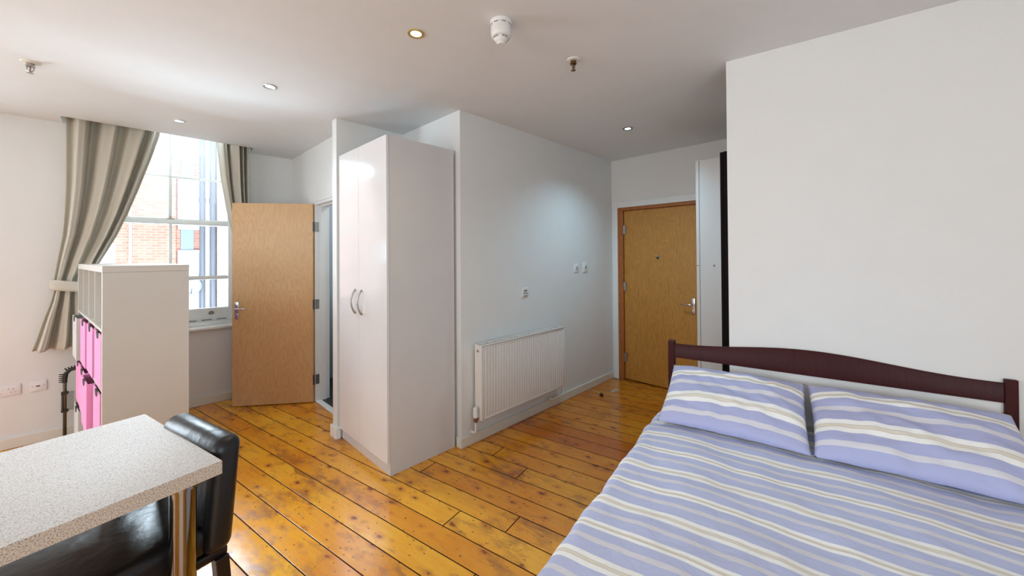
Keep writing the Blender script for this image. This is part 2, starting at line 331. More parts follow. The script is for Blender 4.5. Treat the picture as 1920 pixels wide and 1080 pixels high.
def emit(name, col, st):
    m, nt, p = nmat(name)
    p.inputs['Base Color'].default_value = (0.8, 0.8, 0.8, 1)
    p.inputs['Emission Color'].default_value = col+(1,); p.inputs['Emission Strength'].default_value = st
    return m
M_lampw = emit('warm_lamp_lens', (1.0, 0.80, 0.42), 1.7)
M_lampn = emit('neutral_lamp_lens', (1.0, 0.96, 0.88), 2.4)
M_lampc = emit('cool_lamp_lens', (0.72, 0.92, 1.0), 3.5)

# ------------------------------------------------------------------ mesh helpers
def obj(name, bm, mat, parent=None, smooth=False, auto=None):
    me = bpy.data.meshes.new(name)
    bmesh.ops.recalc_face_normals(bm, faces=bm.faces)
    bm.to_mesh(me); bm.free()
    o = bpy.data.objects.new(name, me); COL.objects.link(o)
    for m in (mat if isinstance(mat, (list, tuple)) else [mat]): me.materials.append(m)
    if parent is not None: o.parent = parent
    if smooth or auto:
        for p in me.polygons: p.use_smooth = True
    if auto:
        try:
            me.set_sharp_from_angle(angle=rad(auto))
        except Exception: pass
    return o
def thing(name, label, cat, loc=(0, 0, 0), rz=0, group=None):
    o = bpy.data.objects.new(name, None); COL.objects.link(o); o.empty_display_size = 0.1
    o.location = loc; o.rotation_euler = (0, 0, rz); o['label'] = label; o['category'] = cat
    if group: o['group'] = group
    return o
def tag(o, label, cat, group=None):
    o['label'] = label; o['category'] = cat
    if group: o['group'] = group
    return o
def struct(o): o['kind'] = 'structure'; return o
def box(bm, lo, hi, bev=0.0, seg=2, M=None):
    g = bmesh.ops.create_cube(bm, size=1)
    vs_ = g['verts']
    for v in vs_:
        v.co = Vector((lo[i]+(v.co[i]+0.5)*(hi[i]-lo[i]) for i in range(3)))
    if bev:
        es = list({e for v in vs_ for e in v.link_edges})
        r = bmesh.ops.bevel(bm, geom=es, offset=bev, segments=seg, profile=0.5, affect='EDGES')
        vs_ = list({v for f in r['faces'] for v in f.verts} | {v for v in vs_ if v.is_valid})
    if M is not None:
        bmesh.ops.transform(bm, matrix=M, verts=[v for v in vs_ if v.is_valid])
    return vs_
def B(lo, hi, bev=0.0, seg=2):
    bm = bmesh.new(); box(bm, lo, hi, bev, seg); return bm
def cyl(bm, p0, p1, r0, r1=None, n=24, cap=True):
    r1 = r0 if r1 is None else r1
    p0, p1 = Vector(p0), Vector(p1); d = p1-p0
    g = bmesh.ops.create_cone(bm, cap_ends=cap, segments=n, radius1=r0, radius2=r1, depth=d.length)
    q = d.to_track_quat('Z', 'Y').to_matrix().to_4x4()
    bmesh.ops.transform(bm, matrix=Matrix.Translation((p0+p1)/2) @ q, verts=g['verts'])
    return g['verts']
def lathe(bm, prof, c=(0, 0, 0), n=32, ax='Z'):
    rings = []
    for r, z in prof:
        ring = []
        for i in range(n):
            a = 2*pi*i/n
            p = Vector((r*cos(a), r*sin(a), z))
            if ax == 'Y': p = Vector((p.x, p.z, p.y))
            if ax == 'X': p = Vector((p.z, p.x, p.y))
            ring.append(bm.verts.new(p+Vector(c)))
        rings.append(ring)
    for a, b in zip(rings, rings[1:]):
        for i in range(n):
            bm.faces.new((a[i], a[(i+1) % n], b[(i+1) % n], b[i]))
    for ring in (rings[0], rings[-1]):
        try: bm.faces.new(ring)
        except Exception: pass
def tube(bm, pts, r, n=12, closed=False):
    pts = [Vector(p) for p in pts]; rings = []
    up = None
    for i, p in enumerate(pts):
        a = pts[max(i-1, 0)]; b = pts[min(i+1, len(pts)-1)]
        t = (b-a).normalized()
        if up is None:
            up = t.orthogonal().normalized()
        else:
            up = (up - t*up.dot(t)).normalized()
        s = t.cross(up)
        rr = r[i] if isinstance(r, (list, tuple)) else r
        rings.append([bm.verts.new(p + (up*cos(2*pi*k/n)+s*sin(2*pi*k/n))*rr) for k in range(n)])
    for a, b in zip(rings, rings[1:]):
        for k in range(n): bm.faces.new((a[k], a[(k+1) % n], b[(k+1) % n], b[k]))
    bm.faces.new(rings[0]); bm.faces.new(rings[-1])
def prism(bm, poly, z0, z1):
    a = [bm.verts.new((x, y, z0)) for x, y in poly]; b = [bm.verts.new((x, y, z1)) for x, y in poly]
    n = len(poly)
    bm.faces.new(a); bm.faces.new(b)
    for i in range(n): bm.faces.new((a[i], a[(i+1) % n], b[(i+1) % n], b[i]))
def grid(bm, nu, nv, fn, uvfn=None, close_u=False):
    V_ = [[bm.verts.new(fn(i/nu, j/nv)) for i in range(nu+1)] for j in range(nv+1)]
    uvl = bm.loops.layers.uv.get('UVMap') or bm.loops.layers.uv.new('UVMap') if uvfn else None
    for j in range(nv):
        for i in range(nu):
            f = bm.faces.new((V_[j][i], V_[j][i+1], V_[j+1][i+1], V_[j+1][i]))
            if uvfn:
                for lp, (a, b) in zip(f.loops, ((i, j), (i+1, j), (i+1, j+1), (i, j+1))):
                    lp[uvl].uv = uvfn(a/nu, b/nv)
    return V_
def nz(x, y=0, z=0): return noise.noise(Vector((x, y, z)))

# ------------------------------------------------------------------ the setting
H = 2.649
YR = 2.355      # radiator wall plane
XE = 4.20       # entrance wall plane
YW = 4.955      # window wall plane
XB = 1.40       # bathroom door wall plane
PX0, PX1, PY0 = -0.345, 0.974, 4.723   # curtain pocket
bm = B((-4.2, -2.8, -0.12), (4.5, 5.3, 0.0)); struct(obj('floor', bm, M_floor))
# ceiling with the opening over the window
bm = bmesh.new()
T = 0.12
box(bm, (-4.2, -2.8, H), (4.5, PY0, H+T)); box(bm, (-4.2, PY0, H), (PX0, 5.3, H+T)); box(bm, (PX1, PY0, H), (4.5, 5.3, H+T))
struct(obj('ceiling', bm, M_ceil))
bm = bmesh.new()
box(bm, (PX0-0.05, PY0-0.05, H+T), (PX1+0.05, PY0, 3.0)); box(bm, (PX0-0.05, PY0, H+T), (PX0, YW, 3.0)); box(bm, (PX1, PY0, H+T), (PX1+0.05, YW, 3.0))
box(bm, (PX0-0.05, PY0-0.05, 3.0), (PX1+0.05, 5.3, 3.05))
struct(obj('trim_1', bm, M_ceil))
# window wall with openings
WX0, WX1, WZ0, WZ1 = -0.27, 0.90, 0.765, 2.93
SX0, SX1, SZ0, SZ1 = -2.75, -1.65, 0.8, 2.62
bm = bmesh.new()
yo = 5.25
def wallY(x0, x1, z0, z1): box(bm, (x0, YW, z0), (x1, yo, z1))
wallY(-4.2, SX0, 0, H); wallY(SX0, SX1, 0, SZ0); wallY(SX0, SX1, SZ1, H); wallY(SX1, PX0-0.05, 0, H)
wallY(PX0-0.05, WX0, 0, 3.0); wallY(WX0, WX1, 0, WZ0); wallY(WX0, WX1, WZ1, 3.0); wallY(WX1, PX1+0.05, 0, 3.0); wallY(PX1+0.05, XB+0.13, 0, H)
wallY(XB+0.13, 2.75, 0, H)
struct(obj('wall_north', bm, M_wall))
# west wall with an assumed wide window, south wall with an added light opening
bm = bmesh.new()
box(bm, (-4.2, -2.8, 0), (-4.0, -0.2, H)); box(bm, (-4.2, 2.6, 0), (-4.0, YW, H)); box(bm, (-4.2, -0.2, 0), (-4.0, 2.6, 0.7)); box(bm, (-4.2, -0.2, 2.5), (-4.0, 2.6, H))
struct(obj('wall_west', bm, M_wall))
bm = bmesh.new()
box(bm, (-4.2, -2.8, 0), (-2.4, -2.6, H)); box(bm, (0.0, -2.8, 0), (4.5, -2.6, H)); box(bm, (-2.4, -2.8, 0), (0.0, -2.6, 0.7)); box(bm, (-2.4, -2.8, 2.5), (0.0, -2.6, H))
struct(obj('wall_south', bm, M_wall))
# bathroom door wall
DY0, DY1, DZ = 3.445, 4.215, 2.066
bm = bmesh.new()
box(bm, (XB, DY1, 0), (XB+0.13, YW, H)); box(bm, (XB, 3.31, 0), (XB+0.13, DY0, H)); box(bm, (XB, DY0, DZ), (XB+0.13, DY1, H))
struct(obj('wall_bathroom', bm, M_wall))
# alcove back wall that ends in a short nib
bm = B((1.24, 3.222, 0), (2.75, 3.31, H)); struct(obj('wall_alcove', bm, M_wall))
struct(obj('wall_alcove_side', B((1.851, YR+0.0, 0), (1.98, 3.222, H)), M_wall))
struct(obj('wall_radiator', B((1.98, YR, 0), (4.5, YR+0.13, H)), M_wall))
# entrance wall
EY1, EY0, EZ = 2.273, 1.304, 2.066
bm = bmesh.new()
box(bm, (XE, EY1, 0), (XE+0.2, YR, H)); box(bm, (XE, -2.6, 0), (XE+0.2, EY0, H)); box(bm, (XE, EY0, EZ), (XE+0.2, EY1, H))
struct(obj('wall_east', bm, M_wall))
# partition behind the bed (turned about 9 degrees)
PA = Vector((2.515, 0.643)); PD = Vector((0.155, -0.988)).normalized(); PN = Vector((0.988, 0.155)).normalized()
PT = 0.10; LEN = (0.643+2.6)/0.988
p0 = PA; p1 = PA+PD*LEN; p2 = p1+PN*PT; p3 = PA+PN*PT
bm = bmesh.new(); prism(bm, [(p0.x, p0.y), (p1.x, -2.6), (p2.x, -2.6), (p3.x, p3.y)], 0, H)
struct(obj('wall_partition', bm, M_wall))
# bathroom beyond the open door
struct(obj('wall_bathroom_far', B((2.55, 3.31, 0), (2.65, YW, H)), M_bathwall))
struct(obj('wall_bathroom_side', B((1.54, 4.85, 0), (2.55, 4.94, H)), M_bathwall))
bm = B((1.455, 3.32, 0.0), (2.55, 4.85, 0.012)); struct(obj('floor_bathroom', bm, M_vinyl))
struct(obj('trim_2', B((1.395, DY0, 0.0), (1.453, DY1, 0.014), 0.004), M_white))
# skirtings
SH, ST = 0.078, 0.018
def skirt(name, lo, hi): struct(obj(name, B(lo, hi, 0.004), M_trim))
skirt('baseboard_north', (-3.99, YW-ST, 0), (XB, YW, SH+0.004))
skirt('baseboard_radiator', (1.833, YR-ST, 0), (XE, YR, SH))
skirt('baseboard_alcove_side', (1.833, YR, 0), (1.851, 2.40, SH))
bm = bmesh.new(); box(bm, (1.222, 3.204, 0), (1.262, 3.222, 0.095), 0.003); box(bm, (1.222, 3.222, 0), (1.24, 3.328, 0.095), 0.003); box(bm, (1.24, 3.31, 0), (1.40, 3.328, 0.095), 0.003)
struct(obj('baseboard_nib', bm, M_white))
skirt('baseboard_bathroom', (XB-ST, DY1+0.075, 0), (XB, YW-ST, SH))
skirt('baseboard_east', (XE-ST, -2.6, 0), (XE, EY0-0.075, SH))
struct(obj('wall_corridor', B((4.44, 1.1, 0), (4.5, 2.5, H)), M_wall))
# architraves
bm = bmesh.new()
box(bm, (XE-0.012, EY1, 0), (XE, 2.343, EZ+0.07), 0.003); box(bm, (XE-0.012, EY0-0.07, 0), (XE, EY0, EZ+0.07), 0.003); box(bm, (XE-0.012, EY0, EZ), (XE, EY1, EZ+0.07), 0.003)
struct(obj('trim_3', bm, M_white))
bm = bmesh.new()   # entrance frame
box(bm, (XE-0.004, 2.207, 0), (XE+0.14, EY1, EZ), 0.003); box(bm, (XE-0.004, EY0, 0), (XE+0.14, 1.368, EZ), 0.003); box(bm, (XE-0.004, 1.368, 2.028), (XE+0.14, 2.207, EZ), 0.003)
struct(obj('trim_4', bm, M_oakf))
bm = bmesh.new()   # bathroom frame
box(bm, (XB-0.006, DY1-0.028, 0), (XB+0.136, DY1, DZ), 0.003); box(bm, (XB-0.006, DY0, 0), (XB+0.136, DY0+0.028, DZ), 0.003); box(bm, (XB-0.006, DY0+0.028, DZ-0.028), (XB+0.136, DY1-0.028, DZ), 0.003)
box(bm, (XB+0.045, DY1-0.043, 0), (XB+0.10, DY1-0.028, DZ-0.028)); box(bm, (XB+0.045, DY0+0.043, DZ-0.045), (XB+0.10, DY1-0.043, DZ-0.028))
box(bm, (XB-0.014, DY1, 0), (XB, DY1+0.014, DZ+0.014), 0.003); box(bm, (XB-0.014, DY0-0.014, 0), (XB, DY0, DZ+0.014), 0.003); box(bm, (XB-0.014, DY0, DZ), (XB, DY1, DZ+0.014), 0.003)
struct(obj('trim_5', bm, M_white))

# ---- lever handle set, built in a frame: X along the door, Y out of the face, Z up
def lever(parent, c, xdir, out, flip=1):
    X = Vector(xdir).normalized()*flip; Y = Vector(out).normalized(); Z = Vector((0, 0, 1)); C = Vector(c)
    Mx = Matrix(((X.x, Y.x, 0, C.x), (X.y, Y.y, 0, C.y), (0, 0, 1, C.z), (0, 0, 0, 1)))
    bm = bmesh.new(); box(bm, (-0.02, 0, -0.105), (0.02, 0.009, 0.07), 0.006, 3, Mx)
    cyl(bm, Mx @ Vector((0, 0.009, -0.062)), Mx @ Vector((0, 0.020, -0.062)), 0.011, n=20)
    pl = obj('handle_plate', bm, M_chrome, parent, auto=35)
    bm = bmesh.new()
    cyl(bm, Mx @ Vector((0, 0.008, 0)), Mx @ Vector((0, 0.05, 0)), 0.009)
    tube(bm, [Mx @ Vector(v) for v in ((-0.006, 0.045, 0), (0.01, 0.052, 0), (0.04, 0.055, 0.002), (0.08, 0.053, 0.0), (0.115, 0.048, -0.004))], [0.009, 0.010, 0.009, 0.008, 0.006], 14)
    obj('door_handle', bm, M_chrome, parent, smooth=True)

# ---- entrance door
d2 = obj('door_1', B((XE+0.022, 1.371, 0.012), (XE+0.066, 2.204, 2.025), 0.002), M_oak2); struct(d2)
lever(d2, (XE+0.022, 1.415, 0.965), (0, 1, 0), (-1, 0, 0))
for z in (1.80, 1.12, 0.27):
    bm = bmesh.new(); cyl(bm, (XE+0.012, 2.203, z-0.05), (XE+0.012, 2.203, z+0.05), 0.007, n=14)
    box(bm, (XE+0.006, 2.176, z-0.05), (XE+0.0215, 2.20, z+0.05))
    obj('hinge', bm, M_steel, d2, auto=35)
bm = bmesh.new(); lathe(bm, [(0.013, 0), (0.013, -0.006), (0.007, -0.007)], (XE+0.022, 1.795, 1.46), 20, 'X')
obj('peephole', bm, M_black, d2, auto=35)
bm = bmesh.new(); box(bm, (XE+0.014, 1.765, 1.475), (XE+0.022, 1.825, 1.487), 0.002)
obj('peephole_cover', bm, M_steel, d2)
# ---- open bathroom door
hx, hy = 1.378, 4.186; ex, ey = 0.771, 4.655
dl = Vector((ex-hx, ey-hy)).length; da = math.atan2(ey-hy, ex-hx)
d1 = obj('door_2', B((0.004, -0.044, 0.008), (dl, 0.0, 2.047), 0.002), M_oak)
d1.location = (hx, hy, 0); d1.rotation_euler = (0, 0, da); struct(d1)
lever(d1, (dl-0.045, 0.0, 0.985), (-1, 0, 0), (0, 1, 0))
lever(d1, (dl-0.045, -0.044, 0.985), (-1, 0, 0), (0, -1, 0))
for z in (1.81, 1.01, 0.235):
    bm = bmesh.new(); cyl(bm, (0.0, 0.003, z-0.05), (0.0, 0.003, z+0.05), 0.007, n=14)
    h = obj('hinge', bm, M_darksteel, d1, auto=35)
    Mi = (Matrix.Translation((hx, hy, 0)) @ Matrix.Rotation(da, 4, 'Z')).inverted()
    bm = bmesh.new(); box(bm, (XB-0.004, DY1-0.0305, z-0.05), (XB+0.032, DY1-0.027, z+0.05)); bmesh.ops.transform(bm, matrix=Mi, verts=bm.verts)
    for k in (-0.032, 0, 0.032):
        bm2v = lathe(bm, [(0.004, -0.0035), (0.004, 0)], Mi @ Vector((XB+0.016, DY1-0.0275, z+k)), 10, 'Y')
    obj('hinge_leaf', bm, M_steel, h)

# ---- window: two sliding sashes in a box frame
win = bpy.data.objects.new('window_1', None); COL.objects.link(win); struct(win)
wy0, wy1 = 5.06, 5.13
bm = bmesh.new()
box(bm, (WX0, wy0-0.03, WZ0), (WX0+0.05, 5.25, WZ1)); box(bm, (WX1-0.05, wy0-0.03, WZ0), (WX1, 5.25, WZ1)); box(bm, (WX0+0.05, wy0-0.03, WZ1-0.05), (WX1-0.05, 5.25, WZ1)); box(bm, (WX0+0.05, wy0+0.02, WZ0), (WX1-0.05, 5.25, WZ0+0.05))
obj('window_frame', bm, M_winf, win)
XM = 0.340
def sash(name, y, z0, z1, bars, brail, trail, gm, vbar=True):
    bm = bmesh.new(); a, b = WX0+0.05, WX1-0.05; st = 0.045; d = 0.035
    box(bm, (a, y, z0), (a+st, y+d, z1), 0.003); box(bm, (b-st, y, z0), (b, y+d, z1), 0.003)
    box(bm, (a+st, y, z0), (b-st, y+d, z0+brail), 0.004); box(bm, (a+st, y, z1-trail), (b-st, y+d, z1), 0.004)
    if vbar: box(bm, (XM-0.012, y+0.004, z0+brail), (XM+0.012, y+d-0.004, z1-trail), 0.004)
    for z, t in bars:
        box(bm, (a+st, y-0.003, z-t/2), (b-st, y+d-0.002, z+t/2), min(0.012, t*0.35), 3)
    s = obj(name, bm, M_winf, win, auto=40)
    bm = B((a+st-0.005, y+0.016, z0+brail-0.005), (b-st+0.005, y+0.020, z1-trail+0.005))
    obj('window_pane', bm, gm, s)
    return s
lo = sash('lower_sash', wy0, 0.825, 1.885, [(1.288, 0.04)], 0.145, 0.05, M_glass)
up = sash('upper_sash', wy0+0.04, 1.835, WZ1-0.05, [(2.318, 0.018)], 0.06, 0.05, M_glasst)
bm = bmesh.new(); lathe(bm, [(0.001, -0.002), (0.024, -0.002), (0.022, -0.012), (0.001, -0.013)], (0.66, wy0, 0.915), 20, 'Y')
for v in bm.verts: v.co.z = max(v.co.z, 0.905)
obj('sash_lift', bm, M_grey, lo)
bm = bmesh.new()
for i in range(8):
    x = WX0+0.10+i*0.125; box(bm, (x, wy0-0.004, 0.842), (x+0.085, wy0+0.001, 0.852), 0.001)
obj('vent_slots', bm, M_grey, lo)
bm = bmesh.new(); box(bm, (XM-0.03, wy0+0.002, 1.885), (XM+0.03, wy0+0.03, 1.897), 0.004); cyl(bm, (XM, wy0+0.015, 1.895), (XM, wy0+0.015, 1.915), 0.008, n=14); obj('sash_lock', bm, M_steel, win, auto=35)
bm = bmesh.new(); box(bm, (WX0-0.03, YW-0.035, WZ0-0.005), (WX1+0.03, wy0+0.02, WZ0+0.025), 0.008, 3); box(bm, (WX0+0.005, wy0-0.05, WZ0+0.02), (WX1-0.005, wy0+0.03, WZ0+0.062), 0.004)
obj('window_sill', bm, M_sill, win, auto=40)
# assumed second window of the same wall, out of view, added to carry daylight
w2 = bpy.data.objects.new('window_2', None); COL.objects.link(w2); struct(w2)
bm = bmesh.new()
for a, b, c, d in ((SX0, SX0+0.06, SZ0, SZ1), (SX1-0.06, SX1, SZ0, SZ1), (SX0, SX1, SZ0, SZ0+0.06), (SX0, SX1, SZ1-0.06, SZ1), (SX0, SX1, 1.7, 1.76)):
    box(bm, (a, 5.04, c), (b, 5.10, d))
obj('window_frame', bm, M_winf, w2)

# ------------------------------------------------------------------ outside
bld = thing('brick_building', 'orange and cream brick building across the yard, seen through the window', 'building', (0, 8.0, -4))
def bpart(name, lo, hi, mat, par=bld, bev=0):
    return obj(name, B((lo[0], lo[1]-8.0, lo[2]+4), (hi[0], hi[1]-8.0, hi[2]+4), bev), mat, par)
bpart('brick_wall', (-7, 8.0, -4), (0.60, 9.0, 9), M_brick)
bpart('cladding_panel', (0.66, 8.02, -4), (0.82, 8.9, 9), M_panel)
bpart('brick_wall', (0.60, 8.06, -4), (1.20, 9.0, 9), M_brick)
bpart('cream_wing', (1.10, 7.85, -4), (7, 9.0, 9), M_cream)
bpart('render_strip', (0.945, 7.95, -4), (1.02, 8.06, 9), M_wpipe)
for xa, xb, za, zb in ((0.62, 0.92, 1.95, 2.75), (0.62, 0.92, 0.55, 1.62), (-0.42, -0.06, 0.75, 1.72), (1.32, 1.9, -0.3, 1.15), (-2.2, -1.3, 0.6, 1.8), (0.1, 0.5, 3.2, 4.2)):
    fy = 7.84 if xa > 1.1 else 7.99
    wn = bpart('window', (xa, fy-0.02, za), (xb, fy+0.1, zb), M_white, bld, 0.01)
    xm = (xa+xb)/2
    bpart('pane', (xa+0.035, fy-0.03, za+0.04), (xm-0.015, fy-0.015, zb-0.04), M_exglass, wn)
    bpart('pane', (xm+0.015, fy-0.03, za+0.04), (xb-0.035, fy-0.015, zb-0.04), M_exglass, wn)
for x, r in ((0.915, 0.036), (1.052, 0.042)):
    bm = bmesh.new(); cyl(bm, (x, -0.10, 0), (x, -0.10, 13), r, n=20)
    for k in range(7): cyl(bm, (x, -0.10, 0.9+k*1.83), (x, -0.10, 0.98+k*1.83), r*1.2, n=20)
    obj('drainpipe', bm, M_pipe, bld, auto=40)
bm = bmesh.new(); cyl(bm, (0.09, -0.03, 0), (0.09, -0.03, 13), 0.02, n=14); obj('white_pipe', bm, M_wpipe, bld, auto=40)
dish = thing('satellite_dish', 'pale grey satellite dish on the far wall beside the drainpipes', 'dish', (0.76, 7.8, 1.05))
bm = bmesh.new()
lathe(bm, [(0.001, 0.0), (0.07, 0.008), (0.13, 0.03), (0.135, 0.036), (0.07, 0.014), (0.001, 0.006)], (0, 0, 0), 32, 'Y')
for v in bm.verts: v.co.y = -v.co.y
obj('reflector', bm, M_dish, dish, smooth=True)
bm = bmesh.new(); tube(bm, [(0, 0.0, -0.1), (0, -0.08, -0.11), (0, -0.15, -0.03)], 0.008); tube(bm, [(0, 0.0, 0), (0, 0.10, 0), (0, 0.17, 0)], 0.014); obj('arm', bm, M_pipe, dish, smooth=True)
struct(obj('ground', B((-20, 5.6, -4.2), (20, 8.0, -4.0)), M_pavement))

# ------------------------------------------------------------------ curtains
def curtain(o_name, label, profile, nf, phase, z_top, z_bot, ymid, seed, tie=None):
    """profile(z)->(xl,xr,amp); folds run down the cloth"""
    t = thing(o_name, label, 'curtain', (0, ymid, 0))
    def fn(u, v):
        z = z_top+(z_bot-z_top)*v
        xl, xr, amp = profile(z)
        w = u + 0.5*u*(1-u)*(0.10*sin(seed+v*2.4)+0.06*nz(u*3, v*3, seed))
        x = xl+(xr-xl)*w
        uu = min(1, max(0, u+0.05*u*(1-u)*4*nz(v*2.2, seed, 3)))
        y = 0
        for (ua, ya), (ub, yb) in zip(nf, nf[1:]):
            if ua <= uu <= ub:
                k = (uu-ua)/(ub-ua); k = k*k*(3-2*k); y = ya+(yb-ya)*k; break
        y = 1.7*amp*(y+0.18*nz(u*7, v*3.5, seed+5)+0.25*nz(u*2.5, v*4, seed+9))
        return Vector((x, y, z))
    bm = bmesh.new(); grid(bm, 160, 90, fn)
    c = obj('curtain_cloth', bm, M_curt, t, smooth=True)
    md = c.modifiers.new('thick', 'SOLIDIFY'); md.thickness = 0.004
    if tie:
        x0, x1, z0, tilt = tie
        bm = bmesh.new()
        def tf(u, v):
            a = 2*pi*u; cx = (x0+x1)/2; hw = (x1-x0)/2
            return Vector((cx+hw*cos(a), 0.062*sin(a), z0+(v-0.5)*0.085+tilt*cos(a)))
        grid(bm, 48, 4, tf)
        bmesh.ops.remove_doubles(bm, verts=bm.verts, dist=1e-5)
        k = obj('tieback', bm, M_curt, t, smooth=True); k.modifiers.new('thick', 'SOLIDIFY').thickness = 0.006
    return t
def lerp_tab(tab, z):
    # tab sorted from high z to low z
    if z >= tab[0][0]: return tab[0][1:]
    for a, b in zip(tab, tab[1:]):
        if z >= b[0]:
            k = (a[0]-z)/(a[0]-b[0]); k = k
            return tuple(p+(q-p)*k for p, q in zip(a[1:], b[1:]))
    return tab[-1][1:]
LC = [(2.95, -0.325, 0.262, 0.040), (2.66, -0.325, 0.250, 0.040), (2.4, -0.325, 0.185, 0.038), (2.1, -0.325, 0.10, 0.036), (1.9, -0.33, 0.04, 0.033), (1.7, -0.34, -0.03, 0.030), (1.5, -0.365, -0.115, 0.026),
      (1.33, -0.385, -0.185, 0.022), (1.24, -0.385, -0.205, 0.020), (1.15, -0.40, -0.20, 0.024), (1.0, -0.44, -0.17, 0.030), (0.85, -0.475, -0.14, 0.034), (0.75, -0.50, -0.13, 0.036)]
RC = [(2.95, 0.672, 0.962, 0.040), (2.66, 0.676, 0.962, 0.040), (2.3, 0.71, 0.962, 0.038), (1.9, 0.77, 0.962, 0.034), (1.6, 0.84, 0.965, 0.028), (1.33, 0.885, 0.975, 0.022), (1.24, 0.89, 0.98, 0.02), (1.1, 0.87, 1.0, 0.026), (0.75, 0.85, 1.06, 0.034)]
FL = [(0, .6), (.05, 1), (.13, -1.2), (.19, -1.0), (.245, 1.2), (.38, -.5), (.49, -1.0), (.545, .9), (.66, -.1), (.80, -1.0), (.835, 1.0), (.93, -.8), (.965, .7), (1, .5)]
FR = [(0, .2), (.16, -1), (.27, -.6), (.33, .9), (.40, -.3), (.62, -1), (.67, .8), (.76, -.9), (.82, .9), (.90, -.8), (1, .9)]
curtain('curtain', 'beige curtain tied back left of the window, hem flaring over the wall', lambda z: lerp_tab(LC, z), FL, 0.6, 2.93, 0.755, 4.842, 1.3, (-0.405, -0.185, 1.27, -0.018))
curtain('curtain', 'narrow beige curtain right of the window, behind the open oak door', lambda z: lerp_tab(RC, z), FR, 2.0, 2.93, 0.755, 4.842, 4.1, (0.885, 0.985, 1.27, 0.0))

# ------------------------------------------------------------------ tall white wardrobe
wd = thing('wardrobe', 'tall white high-gloss wardrobe with two doors and bow handles, in the alcove', 'wardrobe', (1.275, 2.405, 0))
bm = bmesh.new(); box(bm, (0, 0, 0), (0.55, 0.018, 2.335), 0.001); box(bm, (0, 0.782, 0), (0.55, 0.80, 2.335), 0.001)
box(bm, (0.0, 0.018, 2.317), (0.55, 0.782, 2.335)); box(bm, (0.54, 0.018, 0), (0.55, 0.782, 2.317)); box(bm, (0.0, 0.018, 0.085), (0.54, 0.782, 0.103))
obj('carcass', bm, M_cab, wd)
obj('plinth', B((0.002, 0.018, 0), (0.018, 0.782, 0.085)), M_cab, wd)
for y0, y1, hy in ((-0.003, 0.431, 0.378), (0.435, 0.80, 0.488)):
    dr = obj('door', B((-0.022, y0, 0.088), (-0.002, y1, 2.333), 0.002), M_glossw, wd)
    bm = bmesh.new(); pts = []
    for k in range(17):
        t = k/16; a = (t-0.5)*2
        pts.append((-0.026-0.030*(1-a*a), hy+(0.012 if hy > 0.43 else -0.012)*(1-a*a)*0, 1.066+0.18*t))
    tube(bm, pts, [0.0075-0.0025*(1-abs((k/16-0.5)*2)) for k in range(17)], 12)
    cyl(bm, (-0.022, hy, 1.068), (-0.032, hy, 1.068), 0.007, n=14); cyl(bm, (-0.022, hy, 1.244), (-0.032, hy, 1.244), 0.007, n=14)
    obj('handle', bm, M_steel, dr, smooth=True)

# ------------------------------------------------------------------ radiator
rd = thing('radiator', 'white panel radiator mounted low on the wall right of the wardrobe', 'radiator', (1.975, 2.25, 0.20))
RL, RH, RD = 1.10, 0.588, 0.088
bm = bmesh.new()
prof = []
n = 33; x0, x1 = 0.028, RL-0.028
pitch_ = (x1-x0)/n
for i in range(n):
    xs = x0+i*pitch_
    prof += [(xs, 0.006), (xs+pitch_*0.30, 0.006), (xs+pitch_*0.42, 0.0), (xs+pitch_*0.88, 0.0)]
prof.append((x1, 0.006))
rows = [(0.02, 0), (0.035, 1), (RH-0.045, 1), (RH-0.03, 0)]
V_ = [[bm.verts.new((x, (0.004 if k == 0 else y)+0.0, z)) for x, y in prof] for z, k in rows]
for a, b in zip(V_, V_[1:]):
    for i in range(len(prof)-1): bm.faces.new((a[i], a[i+1], b[i+1], b[i]))
box(bm, (0.0, 0.003, 0), (x0, 0.016, RH-0.01), 0.003); box(bm, (x1, 0.003, 0), (RL, 0.016, RH-0.01), 0.003)
box(bm, (x0, 0.003, 0), (x1, 0.016, 0.021), 0.003); box(bm, (x0, 0.003, RH-0.031), (x1, 0.016, RH-0.01), 0.003)
box(bm, (x0, 0.010, 0.02), (x1, 0.016, RH-0.03))
obj('front_panel', bm, M_rad, rd, auto=30)
obj('rear_panel', B((0.01, 0.066, 0.01), (RL-0.01, 0.080, RH-0.012), 0.003), M_rad, rd)
obj('side_cover', B((-0.004, 0.0, 0.0), (0.0, RD-0.004, RH), 0.0015), M_rad, rd)
obj('side_cover', B((RL, 0.0, 0.0), (RL+0.004, RD-0.004, RH), 0.0015), M_rad, rd)
bm = bmesh.new()
box(bm, (0, -0.002, RH-0.006), (RL, 0.012, RH+0.002), 0.002); box(bm, (0, 0.072, RH-0.006), (RL, RD-0.004, RH+0.002), 0.002)
box(bm, (0, 0.038, RH-0.004), (RL, 0.044, RH))
for i in range(38): box(bm, (0.01+i*0.0288, 0.012, RH-0.004), (0.016+i*0.0288, 0.072, RH))
obj('top_grille', bm, M_rad, rd)
bm = bmesh.new(); lathe(bm, [(0.011, 0), (0.011, -0.006), (0.006, -0.008)], (-0.004, 0.042, RH-0.045), 16, 'X'); obj('bleed_plug', bm, M_steel, rd, auto=35)
vl = bmesh.new(); cyl(vl, (-0.03, 0.045, -0.012), (-0.03, 0.045, 0.022), 0.014); cyl(vl, (-0.03, 0.045, 0.012), (0.0, 0.045, 0.012), 0.011); cyl(vl, (-0.042, 0.045, 0.0), (-0.018, 0.045, 0.0), 0.012)
v_ = obj('valve', vl, M_copper, rd, auto=40)
